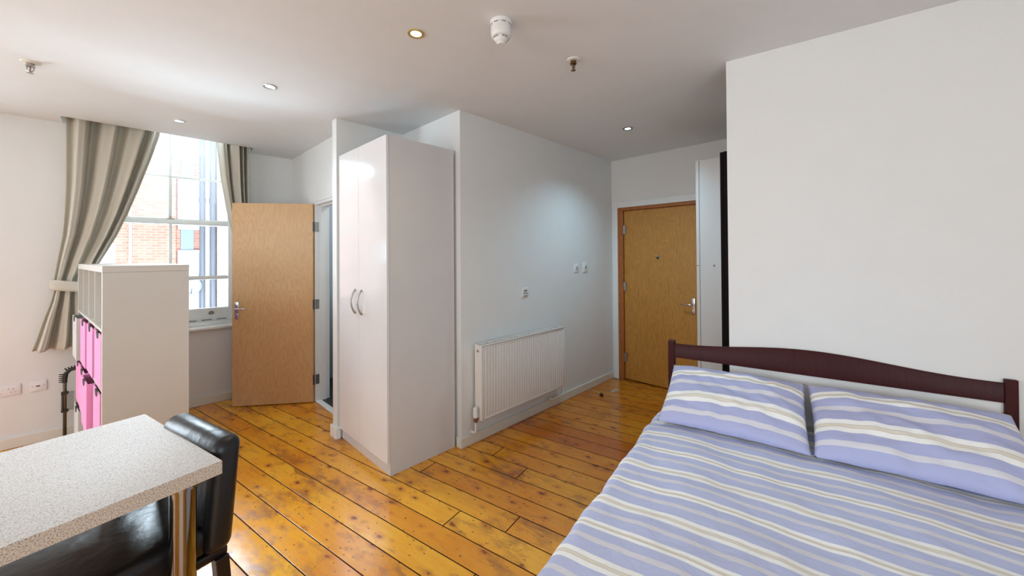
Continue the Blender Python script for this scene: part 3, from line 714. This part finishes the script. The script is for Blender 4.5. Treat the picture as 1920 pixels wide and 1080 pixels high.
bm = bmesh.new(); lathe(bm, [(0.015, 0.022), (0.020, 0.026), (0.022, 0.06), (0.020, 0.064), (0.020, 0.068), (0.021, 0.098), (0.017, 0.105), (0.001, 0.106)], (-0.03, 0.045, 0), 24); obj('thermostat_head', bm, M_plastic, v_, auto=40)
bm = bmesh.new(); tube(bm, [(-0.03, 0.045, -0.012), (-0.03, 0.045, -0.075), (-0.031, 0.050, -0.092), (-0.033, 0.064, -0.098), (-0.035, 0.084, -0.098)], 0.0085); lathe(bm, [(0.02, 0.078), (0.02, 0.088)], (-0.035, 0, -0.098), 20, 'Y'); obj('pipe', bm, M_plastic, rd, auto=40)
bm = bmesh.new(); cyl(bm, (RL+0.02, 0.045, 0.02), (RL+0.02, 0.045, 0.07), 0.011); cyl(bm, (RL, 0.045, 0.035), (RL+0.02, 0.045, 0.035), 0.009); obj('lockshield_valve', bm, M_copper, rd, auto=40)
bm = bmesh.new(); tube(bm, [(RL+0.02, 0.045, 0.02), (RL+0.02, 0.045, -0.08), (RL+0.005, 0.045, -0.10), (RL-0.15, 0.045, -0.10)], 0.008); tube(bm, [(RL-0.15, 0.045, -0.10), (RL-0.16, 0.06, -0.10), (RL-0.16, 0.09, -0.10)], 0.008); obj('pipe', bm, M_rad, rd, smooth=True)
for x in (0.2, RL-0.2):
    bm = B((x-0.02, 0.078, 0.05), (x+0.02, RD+0.0165, RH-0.06)); obj('wall_bracket', bm, M_rad, rd)

# ------------------------------------------------------------------ wall plates
def plate(name, label, cat, x, z, w, h, y, kind, mat=M_plastic, group=None):
    t = thing(name, label, cat, (x, y, z), 0, group)
    obj('face_plate', B((-w/2, -0.009, -h/2), (w/2, 0, h/2), 0.003), mat, t, auto=40)
    if kind == 'rocker':
        obj('rocker', B((-0.010, -0.013, -0.016), (0.010, -0.008, 0.016), 0.002), M_grey, t)
    if kind == 'control':
        obj('display', B((-0.020, -0.0105, 0.008), (0.022, -0.008, 0.026), 0.001), M_grey, t)
        bm = bmesh.new(); box(bm, (-0.028, -0.012, -0.012), (-0.014, -0.008, 0.002), 0.002); box(bm, (-0.008, -0.0115, -0.012), (0.03, -0.008, -0.004), 0.001); box(bm, (-0.03, -0.0115, -0.036), (0.03, -0.008, -0.028), 0.001)
        obj('buttons', bm, M_grey, t)
    if kind == 'double':
        for s in (-1, 1):
            bm = bmesh.new(); cx = s*0.036
            box(bm, (cx-0.003, -0.0097, 0.004), (cx+0.003, -0.008, 0.013)); box(bm, (cx-0.014, -0.0097, -0.018), (cx-0.008, -0.008, -0.013)); box(bm, (cx+0.008, -0.0097, -0.018), (cx+0.014, -0.008, -0.013))
            obj('pin_slots', bm, M_grey, t)
            obj('rocker', B((cx-0.010+s*-0.020, -0.013, 0.006), (cx-0.002+s*-0.020, -0.008, 0.022), 0.001), mat, t)
    if kind == 'aerial':
        obj('socket_hole', B((-0.011, -0.0097, -0.006), (0.010, -0.008, 0.004), 0.001), M_slot, t)
        for s in (-1, 1):
            bm = bmesh.new(); lathe(bm, [(0.0035, -0.0095), (0.0035, -0.008)], (s*0.03, 0, 0), 12, 'Y'); obj('screw', bm, M_grey, t)
    return t
plate('heating_control', 'small square white control plate on the wall above the radiator', 'control', 2.597, 1.157, 0.086, 0.086, YR, 'control')
plate('light_switch', 'white light switch near the door end, left of the pair', 'switch', 3.43, 1.356, 0.086, 0.086, YR, 'rocker', group='light switches by the entrance door')
plate('light_switch', 'white light switch nearest the entrance door, right of the pair', 'switch', 3.60, 1.363, 0.086, 0.110, YR, 'rocker', group='light switches by the entrance door')
plate('power_socket', 'double white power socket low on the wall at the left edge', 'socket', -0.632, 0.459, 0.146, 0.086, YW, 'double', M_pplate)
plate('aerial_socket', 'single white aerial socket with one dark hole, right of the power socket', 'socket', -0.472, 0.46, 0.090, 0.086, YW, 'aerial', M_pplate)

# ------------------------------------------------------------------ ceiling fittings
def downlight(x, y, label, lens, ring=M_steel, spot=None, col=(1, 1, 1)):
    t = thing('recessed_downlight', label, 'ceiling light', (x, y, H), 0, 'recessed ceiling downlights')
    bm = bmesh.new(); lathe(bm, [(0.029, 0.0), (0.029, -0.003), (0.036, -0.006), (0.042, -0.0045), (0.043, 0.0)], n=36)
    obj('ring', bm, ring, t, auto=50)
    bm = bmesh.new(); lathe(bm, [(0.001, -0.0025), (0.028, -0.0025), (0.028, 0.0)], n=28); obj('lens', bm, lens, t)
    if spot:
        d = bpy.data.lights.new('downlight_beam', 'SPOT'); d.energy = spot; d.color = col; d.spot_size = rad(135); d.spot_blend = 1.0; d.shadow_soft_size = 0.025
        l = bpy.data.objects.new('downlight_beam', d); COL.objects.link(l); l.location = (x, y, H-0.015)
    return t
downlight(1.056, 1.702, 'recessed downlight with brass ring and warm yellow glow, nearest the smoke alarm', M_lampw, simple('gilt_ring', (206, 176, 110), 0.3, 0.8), 9, (1.0, 0.85, 0.6))
downlight(0.693, 2.929, 'recessed steel downlight with white glow, midway to the window', M_lampn, M_steel, 7, (1.0, 0.95, 0.85))
downlight(0.336, 4.21, 'recessed downlight closest to the curtains', M_lampn, M_steel, 4, (1.0, 0.95, 0.85))
downlight(3.207, 1.628, 'recessed downlight with cool bluish glow, in front of the entrance door', M_lampc, M_darksteel, 52, (0.50, 0.80, 1.0))

sm = thing('smoke_alarm', 'white cylindrical smoke alarm hanging from the ceiling centre', 'smoke alarm', (1.299, 1.324, H))
bm = bmesh.new(); lathe(bm, [(0.053, 0.0), (0.053, -0.010), (0.050, -0.016), (0.047, -0.018)], n=40); obj('base', bm, M_plastic, sm, auto=40)
bm = bmesh.new(); lathe(bm, [(0.046, -0.014), (0.050, -0.024), (0.050, -0.062), (0.046, -0.075), (0.040, -0.079)], n=40); obj('body', bm, M_plastic, sm, auto=40)
bm = bmesh.new(); lathe(bm, [(0.036, -0.078), (0.036, -0.086), (0.026, -0.098), (0.020, -0.102), (0.019, -0.112), (0.001, -0.113)], n=40); obj('sensor_cap', bm, M_plastic, sm, auto=40)
bm = bmesh.new()
for k in range(14):
    a = 2*pi*k/14
    if k % 3 == 2: continue
    box(bm, (-0.006, 0.0355, -0.086), (0.006, 0.0375, -0.079), M=Matrix.Rotation(a, 4, 'Z'))
obj('vent_slots', bm, M_grey, sm)
bm = bmesh.new()
for k in range(8):
    box(bm, (-0.010, 0.0475, -0.022), (0.010, 0.0505, -0.018), M=Matrix.Rotation(2*pi*k/8+0.3, 4, 'Z'))
obj('base_slots', bm, M_grey, sm)

def sprinkler(x, y, label, brass):
    t = thing('sprinkler_head', label, 'sprinkler', (x, y, H), 0, 'ceiling sprinkler heads')
    bm = bmesh.new(); lathe(bm, [(0.038, 0.0), (0.036, -0.006), (0.018, -0.009), (0.017, 0)], n=32); obj('escutcheon', bm, M_trim, t, auto=40)
    bm = bmesh.new(); lathe(bm, [(0.016, -0.004), (0.016, -0.018), (0.019, -0.020), (0.019, -0.027), (0.010, -0.030)], n=24)
    for s in (-1, 1): tube(bm, [(s*0.012, 0, -0.027), (s*0.013, 0, -0.042), (s*0.003, 0, -0.056)], 0.003, 8)
    cyl(bm, (0, 0, -0.055), (0, 0, -0.062), 0.005, n=12); obj('frame', bm, brass, t, auto=40)
    bm = bmesh.new(); cyl(bm, (0, 0, -0.030), (0, 0, -0.055), 0.003, n=10); obj('glass_bulb', bm, M_copper, t)
    bm = bmesh.new(); lathe(bm, [(0.004, -0.060), (0.014, -0.062), (0.014, -0.064), (0.001, -0.064)], n=16); obj('deflector', bm, brass, t)
sprinkler(1.848, 1.277, 'brass sprinkler head on the ceiling right of the smoke alarm', M_brass)
sprinkler(-0.373, 3.552, 'steel sprinkler head on the ceiling at the left edge', M_steel)

# ------------------------------------------------------------------ breakfast bar
ca = math.atan2(1.293-1.378, -0.171-0.205)   # direction of the long edge, towards the left
Lx = Vector((cos(ca), sin(ca))); Wy = Vector((-0.205+0.015, 1.985-1.378)).normalized()
bar = thing('breakfast_bar', 'speckled grey laminate breakfast bar with a round chrome leg, front left', 'table', (0.205, 1.378, 0), ca)
# local x along the long edge to the left, local -y across towards the window
obj('worktop', B((0.0012, -0.6388, 0.872), (2.1, -0.0012, 0.91), 0.002), M_top, bar, auto=40)
bm = bmesh.new(); box(bm, (0.0, -0.0014, 0.872), (2.1, 0.0, 0.9085)); box(bm, (0.0, -0.64, 0.872), (0.0014, -0.0014, 0.9085)); box(bm, (0.0, -0.6402, 0.872), (2.1, -0.6386, 0.9085))
obj('edge_strip', bm, M_edge, bar)
for lx, ly in ((0.078, -0.040), (0.078, -0.555), (1.95, -0.040), (1.95, -0.555)):
    bm = bmesh.new(); cyl(bm, (lx, ly, 0.01), (lx, ly, 0.868), 0.03, n=40); lathe(bm, [(0.038, 0.862), (0.038, 0.872)], (lx, ly, 0), 32); lathe(bm, [(0.031, 0.0), (0.031, 0.012)], (lx, ly, 0), 32)
    obj('leg', bm, M_legchrome, bar, auto=40)

# ------------------------------------------------------------------ stool with backrest
sa = math.atan2(-0.25, -0.968)
st = thing('bar_stool', 'black leather bar stool with padded backrest tucked under the breakfast bar', 'stool', (0.25, 1.45, 0), sa)
# local x points from the backrest towards the seat front, local -y towards the window
SWD = 0.40
def cushion(lo, hi, r, bulge, nn=24):
    bm = bmesh.new(); box(bm, lo, hi, r, 5)
    return bm
bm = bmesh.new()
box(bm, (0.0, -SWD, 0.60), (0.080, 0.0, 0.955), 0.034, 6)
for v in bm.verts:
    k = max(0, (v.co.z-0.62)/0.33)
    v.co.x -= 0.028*k*k
    # softly crowned top edge
    yy = (v.co.y+SWD/2)/(SWD/2)
    if v.co.z > 0.85: v.co.z -= 0.020*yy*yy
obj('backrest', bm, M_leather, st, auto=60)
bm = bmesh.new(); box(bm, (0.05, -SWD-0.03, 0.60), (0.50, -0.022, 0.69), 0.030, 6)
for v in bm.verts:
    if v.co.z > 0.675:
        xx = (v.co.x-0.25)/0.2; yy = (v.co.y+SWD/2)/(SWD/2)
        v.co.z += 0.014*max(0, (1-xx*xx))*max(0, (1-yy*yy))
obj('seat', bm, M_leather, st, auto=60)
obj('seat_frame', B((0.01, -SWD+0.01, 0.575), (0.46, -0.024, 0.605), 0.008, 3), M_legdark, st, auto=50)
for sx, sy in ((0.012, 0), (0.012, 1), (0.41, 0), (0.41, 1)):
    y0 = -0.012 if sy == 0 else -SWD+0.048
    bm = bmesh.new()
    vsb = box(bm, (sx, y0-0.036, 0.0), (sx+0.036, y0, 0.58), 0.003)
    for v in bm.verts:
        k = 1-v.co.z/0.54
        v.co.x += (-0.045 if sx < 0.2 else 0.03)*k*k; v.co.y += (0.0 if sy == 0 else 0.0)
    obj('leg', bm, M_legdark, st)
bm = bmesh.new(); box(bm, (0.435, -SWD+0.03, 0.20), (0.455, -0.03, 0.235), 0.004); obj('footrest', bm, M_legdark, st)

# ------------------------------------------------------------------ cube shelf with pink boxes
ba = rad(6.6)
bs = thing('cube_shelf', 'white four by four cube shelf standing end-on, pink boxes in its lower rows', 'bookcase', (-0.077, 3.21, 0), ba)
# local x = depth (0..0.39, towards the right), local y = width (0..1.47)
BW, BH, BD = 1.47, 1.455, 0.39
bm = bmesh.new()
box(bm, (0, -0.0, BH-0.038), (BD, BW, BH), 0.001); box(bm, (0, 0, 0), (BD, BW, 0.038), 0.001)
for y in (0.0018, BW-0.0398): box(bm, (0.001, y, 0.038), (BD-0.001, y+0.038, BH-0.0385), 0.001)
obj('frame', bm, M_shelf, bs)
cell = (BW-2*0.038-3*0.016)/4; cz = (BH-2*0.038-3*0.016)/4
bm = bmesh.new()
for k in range(1, 4):
    y = 0.038+k*cell+(k-1)*0.016; box(bm, (0.003, y, 0.038), (BD-0.003, y+0.016, BH-0.038))
obj('dividers', bm, M_shelf, bs)
bm = bmesh.new()
for k in range(1, 4):
    z = 0.038+k*cz+(k-1)*0.016; box(bm, (0.002, 0.038, z), (BD-0.002, BW-0.038, z+0.016))
obj('shelves', bm, M_shelf, bs)
rowname = {2: 'second row', 1: 'third row', 0: 'bottom row'}
colname = {0: 'nearest end', 1: 'second from the near end', 2: 'third from the near end', 3: 'far end'}
Bs = bs.matrix_basis.copy()
MB_ = Matrix.Translation((-0.077, 3.21, 0)) @ Matrix.Rotation(ba, 4, 'Z')
def fbox(row, colm, pull, mat, label, tip=0):
    y0 = 0.038+colm*(cell+0.016)+0.008; z0 = 0.038+row*(cz+0.016)
    t = thing('storage_box', label, 'box', MB_ @ Vector((-pull, y0, z0)), ba, 'fabric boxes in the cube shelf')
    w = cell-0.016; h = cz-0.018; d = 0.36
    bm = bmesh.new()
    th = 0.006
    # front with a half round hand hole at its top edge
    n_ = 14; cx = w/2; R_ = 0.046
    arc = [(cx+R_*cos(pi+pi*k/n_), h+0.0+0.62*R_*sin(pi+pi*k/n_)-0.012) for k in range(n_+1)]
    outline = [(0, 0), (w, 0), (w, h)] + [(arc[-1][0], h)] + list(reversed(arc)) + [(arc[0][0], h)] + [(0, h)]
    a = [bm.verts.new((0.0, y, z)) for y, z in outline]; b = [bm.verts.new((th, y, z)) for y, z in outline]
    bm.faces.new(a); bm.faces.new(b)
    for i in range(len(outline)): bm.faces.new((a[i], a[(i+1) % len(a)], b[(i+1) % len(a)], b[i]))
    box(bm, (th, 0, 0), (d, th, h)); box(bm, (th, w-th, 0), (d, w, h)); box(bm, (d-th, th, 0), (d, w-th, h)); box(bm, (th, th, 0), (d-th, w-th, th))
    obj('box_body', bm, mat, t)
    bm = bmesh.new(); hp = [(y, z) for y, z in arc]+[(arc[-1][0], h), (arc[0][0], h)]
    hp = [(cx+(y-cx)*1.0, h+(z-h)*0.9) for y, z in hp]
    a = [bm.verts.new((-0.003, y, z)) for y, z in hp]; b = [bm.verts.new((0.008, y, z)) for y, z in hp]
    bm.faces.new(a); bm.faces.new(b)
    for i in range(len(hp)): bm.faces.new((a[i], a[(i+1) % len(a)], b[(i+1) % len(a)], b[i]))
    obj('hand_hole_plate', bm, M_slot, t)  # dark plate set into the hand hole so the opening reads black
    return t
fbox(2, 0, 0.000, M_pink, 'pink fabric box in the second row of the cube shelf, at its near end')
fbox(2, 1, 0.006, M_pink, 'pink fabric box in the second row of the cube shelf, second from the near end')
fbox(2, 2, 0.012, M_pink, 'pink fabric box in the second row of the cube shelf, third from the near end')
fbox(2, 3, 0.03, M_greybox, 'pale grey fabric box in the second row of the cube shelf, far end')
fbox(1, 0, 0.004, M_pink, 'pink fabric box in the third row of the cube shelf, at its near end')
fbox(1, 1, 0.030, M_pink, 'pink fabric box in the third row, pulled out a little, second from the near end')
fbox(1, 2, 0.016, M_pink, 'pink fabric box in the third row of the cube shelf, third from the near end')
fbox(1, 3, 0.012, M_pink, 'pink fabric box at the far end of the third row of the cube shelf')
fbox(0, 3, 0.02, M_greybox, 'pale grey fabric box in the bottom row of the cube shelf, far end')
fbox(0, 1, 0.02, M_pink, 'pink fabric box low in the bottom row, second from the near end')

# ------------------------------------------------------------------ folding metal frame by the wall
fr = thing('folding_rack', 'grey metal folding rack with black bristled grip, leaning between shelf and wall', 'rack', (-0.325, 4.86, 0))
bm = bmesh.new(); tube(bm, [(0, 0, 0.015), (0, 0, 0.50), (0.006, 0, 0.545), (0.03, 0, 0.572), (0.09, -0.01, 0.585), (0.22, -0.02, 0.59), (0.30, -0.03, 0.56), (0.31, -0.04, 0.5), (0.31, -0.06, 0.015)], 0.011, 12)
obj('tube_frame', bm, M_airer, fr, smooth=True)
bm = bmesh.new(); box(bm, (-0.012, -0.012, 0.0), (0.32, 0.012, 0.02), 0.004); obj('foot_bar', bm, M_airer, fr)
bm = bmesh.new(); tube(bm, [(0.0, 0, 0.47), (0.0, 0, 0.50), (0.006, 0, 0.545), (0.03, 0, 0.572), (0.09, -0.01, 0.585), (0.16, -0.015, 0.589)], 0.0145, 12)
for k in range(14):
    t = k/13
    if t < 0.35: c = Vector((0, 0, 0.475+t*0.2)); d_ = Vector((-1, 0, 0.2))
    else:
        q = (t-0.35)/0.65; c = Vector((0.01+0.13*q, -0.01*q, 0.56+0.03*q)); d_ = Vector((-0.7+0.8*q, 0, 1))
    d_.normalize(); cyl(bm, c, c+d_*0.034, 0.007, 0.003, 8)
obj('bristled_grip', bm, M_black, fr)
bm = bmesh.new(); box(bm, (-0.020, -0.012, 0.235), (-0.010, 0.012, 0.395), 0.003); obj('bracket', bm, M_airer, fr)
bm = bmesh.new()
for k in range(15):
    tube(bm, [(0.012, 0, 0.24+k*0.0105), (0.05, 0, 0.242+k*0.0105)], 0.0022, 6)
box(bm, (-0.02, -0.018, 0.375), (0.02, 0.018, 0.395), 0.003); box(bm, (-0.02, -0.018, 0.228), (0.02, 0.018, 0.248), 0.003)
obj('spring_teeth', bm, M_black, fr)

# ------------------------------------------------------------------ hallway furniture
wc = thing('hall_cupboard', 'tall white cupboard beside the entrance door, only its side showing', 'cupboard', (3.58, 0.58, 0))
bm = bmesh.new(); box(bm, (0, 0, 0), (0.60, 0.56, 2.335), 0.002); obj('carcass', bm, M_white, wc)
obj('door', B((0.0, 0.563, 0.08), (0.60, 0.590, 1.395), 0.002), M_white, wc)
obj('door', B((0.0, 0.563, 1.400), (0.60, 0.590, 2.335), 0.002), M_white, wc)
bm = bmesh.new(); lathe(bm, [(0.001, -0.003), (0.008, -0.003), (0.008, 0)], (0, 0.445, 1.40), 14, 'X'); obj('screw_cap', bm, M_grey, wc)
bc = thing('dark_wardrobe', 'tall black-brown wardrobe, a narrow strip showing at the partition edge', 'wardrobe', (2.86, 0.190, 0))
bm = bmesh.new(); box(bm, (0, 0, 0), (0.62, 0.565, 2.20), 0.002); obj('carcass', bm, M_dark, bc)
obj('door', B((0.0, 0.566, 0.08), (0.305, 0.586, 2.198), 0.002), M_dark, bc); obj('door', B((0.31, 0.566, 0.08), (0.62, 0.588, 2.198), 0.002), M_dark, bc)

# bathroom glimpse
bt = thing('bathroom_cabinet', 'pale bathroom cabinet glimpsed through the open doorway', 'cabinet', (1.85, 4.38, 0.012))
obj('carcass', B((0, 0, 0), (0.5, 0.40, 0.93), 0.01, 3), M_plastic, bt)
obj('cabinet_top', B((-0.02, -0.02, 0.93), (0.52, 0.42, 0.965), 0.012, 3), M_plastic, bt)

# ------------------------------------------------------------------ bed
BA = rad(9.3)
bd = Vector((sin(BA), -cos(BA), 0)); bn_ = Vector((-cos(BA), -sin(BA), 0))
BL = Vector((2.435, 0.975, 0))
MBed = Matrix(((bd.x, bn_.x, 0, BL.x), (bd.y, bn_.y, 0, BL.y), (0, 0, 1, 0), (0, 0, 0, 1)))
brz = math.atan2(bd.y, bd.x)
# local frame of the bed thing: x along the headboard; y = away from the headboard is -(rotated y)
def bedobj(name, bm, mat, parent, **k):
    # geometry given as (s along headboard, n towards the foot, z); parent empty sits at BL with rotation brz
    for v in bm.verts: v.co = Vector((v.co.x, -v.co.y, v.co.z))
    return obj(name, bm, mat, parent, **k)
def bedthing(name, label, cat, s, n, z, group=None):
    p = BL+bd*s+bn_*n; return thing(name, label, cat, (p.x, p.y, z), brz, group)
bed = bedthing('double_bed', 'double bed with dark mahogany headboard against the right wall', 'bed', 0, 0, 0)
for s0 in (0.0, 1.38):
    bedobj('headboard_post', B((s0, -0.045, 0), (s0+0.038, 0.0, 0.95), 0.003), M_head, bed)
bm = bmesh.new(); nS = 48
def rtop(t): 
    a = (t-0.5)*2; return 0.931+0.048*(0.5+0.5*cos(pi*min(1, abs(a)*1.06)))
ring = []
for i in range(nS+1):
    t = i/nS; s_ = 0.038+t*(1.38-0.038); zt = rtop(t)
    ring.append([bm.verts.new((s_, n_, z_)) for n_, z_ in ((-0.034, 0.845), (-0.008, 0.845), (-0.008, zt-0.004), (-0.011, zt), (-0.031, zt), (-0.034, zt-0.004))])
for a, b in zip(ring, ring[1:]):
    for k in range(6): bm.faces.new((a[k], a[(k+1) % 6], b[(k+1) % 6], b[k]))
bm.faces.new(ring[0]); bm.faces.new(ring[-1])
bedobj('headboard_rail', bm, M_head, bed, auto=40)
bedobj('headboard_rail', B((0.038, -0.034, 0.30), (1.38, -0.008, 0.42), 0.003), M_head, bed)
for s0 in (0.002, 1.39): bedobj('side_rail', B((s0, 0.0, 0.24), (s0+0.026, 1.96, 0.36), 0.003), M_head, bed)
for s0 in (-0.012, 1.384): bedobj('leg', B((s0, 1.90, 0), (s0+0.046, 1.95, 0.40), 0.003), M_head, bed)
for k in range(8): bedobj('slat', B((0.03, 0.08+k*0.24, 0.335), (1.39, 0.17+k*0.24, 0.358), 0.003), M_oak, bed)
bedobj('foot_rail', B((0.034, 1.925, 0.2), (1.384, 1.948, 0.42), 0.003), M_head, bed)
mt = bedthing('mattress', 'pale mattress on the bed, mostly hidden by the striped duvet', 'mattress', 0.0, 0.0, 0.0)
bedobj('mattress_body', B((0.035, 0.012, 0.36), (1.385, 1.89, 0.545), 0.03, 4), M_mattress, mt, auto=50)

# duvet
dv = bedthing('duvet', 'blue, white and beige striped duvet spread over the bed', 'duvet', 0, 0, 0)
S0, S1, N0, N1 = -0.30, 1.72, 0.07, 2.12
def smooth(a, b, x):
    t = min(1, max(0, (x-a)/(b-a))); return t*t*(3-2*t)
def duv(u, v):
    # arc length coordinates wrapped over the mattress edges
    s = S0+(S1-S0)*u; n = N0+(N1-N0)*v
    ztop = 0.588
    sl, sr, nf = 0.035, 1.385, 1.93
    R_ = 0.055
    def wrap(d):   # d = arc length past the edge -> (outwards, down)
        if d <= 0: return 0, 0
        a = min(d/R_, pi/2*0.94)
        o = R_*sin(a); dn = R_*(1-cos(a))
        rest = d-R_*pi/2*0.94
        if rest > 0: o += rest*0.10; dn += rest*0.995
        return o, dn
    os_, ds = wrap(sl-s); ot, dt_ = wrap(s-sr); on, dn_ = wrap(n-nf)
    x = max(s, sl) if s < sl else min(s, sr); x += -os_+ot
    y = min(n, nf)+on
    z = ztop-ds-dt_-dn_
    inside = smooth(-0.05, 0.12, s-sl+0.05)*smooth(-0.05, 0.12, sr-s+0.05)
    puff = 0.012*nz(s*2.1+3, n*2.3, 1.0)+0.008*nz(s*5+9, n*4.2, 4.0)+0.004*nz(s*13, n*11, 7)
    z += puff*inside + 0.010*sin(pi*min(1, max(0, (s-sl)/(sr-sl))))
    # long soft crease rolling diagonally
    cr = (s-0.30)-0.22*(n-1.0)
    z += 0.004*math.exp(-(cr/0.10)**2)*smooth(0.25, 0.7, n)
    if s < sl: 
        x += 0.012*nz(n*5, s*3, 2)+0.008*nz(n*12, s*2, 5)
        z += 0.0
    under = 1-smooth(0.08, 0.34, n)
    z -= 0.022*under
    return Vector((x, y, z))
bm = bmesh.new()
grid(bm, 150, 150, duv, lambda u, v: (S0+(S1-S0)*u, N0+(N1-N0)*v))
dvo = bedobj('duvet_cover', bm, M_stripe, dv, smooth=True)
md = dvo.modifiers.new('thick', 'SOLIDIFY'); md.thickness = 0.022; md.offset = -1

def pillow(label, s0, s1, seed, shift_z=0.0, corner=None):
    w = s1-s0; hgt = 0.46; thk = 0.075
    p = bedthing('pillow', label, 'pillow', (s0+s1)/2, 0.0, 0.0, 'striped pillows against the headboard')
    tilt = rad(25)
    bm = bmesh.new()
    def surf(sign):
        def fn(u, v):
            a = u*2-1; b = v*2-1
            # pulled in sides, pointed corners
            px = a*(w/2)*(1-0.035*(1-b*b)*0-0.03*(1-abs(b)**2)*abs(a)**3)
            py = b*(hgt/2)*(1-0.05*(1-abs(a)**2)*abs(b)**3)
            prof = ((1-abs(a)**3.2)*(1-abs(b)**2.6))
            t = thk*max(0, prof)**0.55
            t *= (1.0 if sign > 0 else 0.55)
            ww = 0.016*nz(a*2.4+seed, b*2.2, seed)+0.010*nz(a*6+seed, b*5, seed+3)+0.004*nz(a*1.5, b*14, seed+6)*abs(a)**3
            h_ = sign*t+ww*max(0, prof)**0.4
            q = py
            # local: n along tilt direction; back edge (b=-1) is high
            n_ = 0.045+0.21+q*cos(tilt)-h_*sin(tilt)*-1*-1*0
            z_ = 0.715-q*sin(tilt)+h_*cos(tilt)
            n_ += h_*sin(tilt)
            return Vector((px, n_, z_+shift_z))
        return fn
    nu, nv = 64, 44
    top = grid(bm, nu, nv, surf(1), lambda u, v: (u*w, v*hgt+0.02*sin(u*3+seed)*0))
    bot = grid(bm, nu, nv, surf(-1), lambda u, v: (u*w, v*hgt))
    bmesh.ops.remove_doubles(bm, verts=bm.verts, dist=1e-4)
    bedobj('pillow_case', bm, M_stripep, p, smooth=True)
    return p
pillow('blue striped pillow on the left half of the bed, nearest the door', 0.045, 0.69, 2.0)
pillow('blue striped pillow on the right half of the bed, by the right edge', 0.70, 1.38, 8.0)

# ------------------------------------------------------------------ bits on the floor
ds_ = thing('door_stop', 'small dark rubber door stop on the floor near the entrance', 'door stop', (3.55, 2.13, 0))
bm = bmesh.new(); lathe(bm, [(0.018, 0.0), (0.020, 0.008), (0.017, 0.026), (0.012, 0.032), (0.001, 0.033)], n=20); obj('rubber_knob', bm, M_black, ds_, auto=50)
bm = bmesh.new(); V2 = [bm.verts.new(p) for p in ((0, 0, 0.001), (0.11, -0.02, 0.001), (0.12, 0.01, 0.004), (0.01, 0.03, 0.002))]; bm.faces.new(V2)
bmesh.ops.solidify(bm, geom=bm.faces, thickness=0.001)
pp = obj('paper_scrap', bm, M_white); pp.location = (3.72, 2.10, 0.001); tag(pp, 'white paper scrap on the floorboards near the entrance door', 'paper')
bm = B((0, 0, 0), (0.05, 0.05, 0.07), 0.004); wb = obj('white_carton', bm, M_white); wb.location = (3.12, 1.22, 0); wb.rotation_euler = (0, 0, 0.3); tag(wb, 'small white carton on the floor behind the headboard post', 'box')
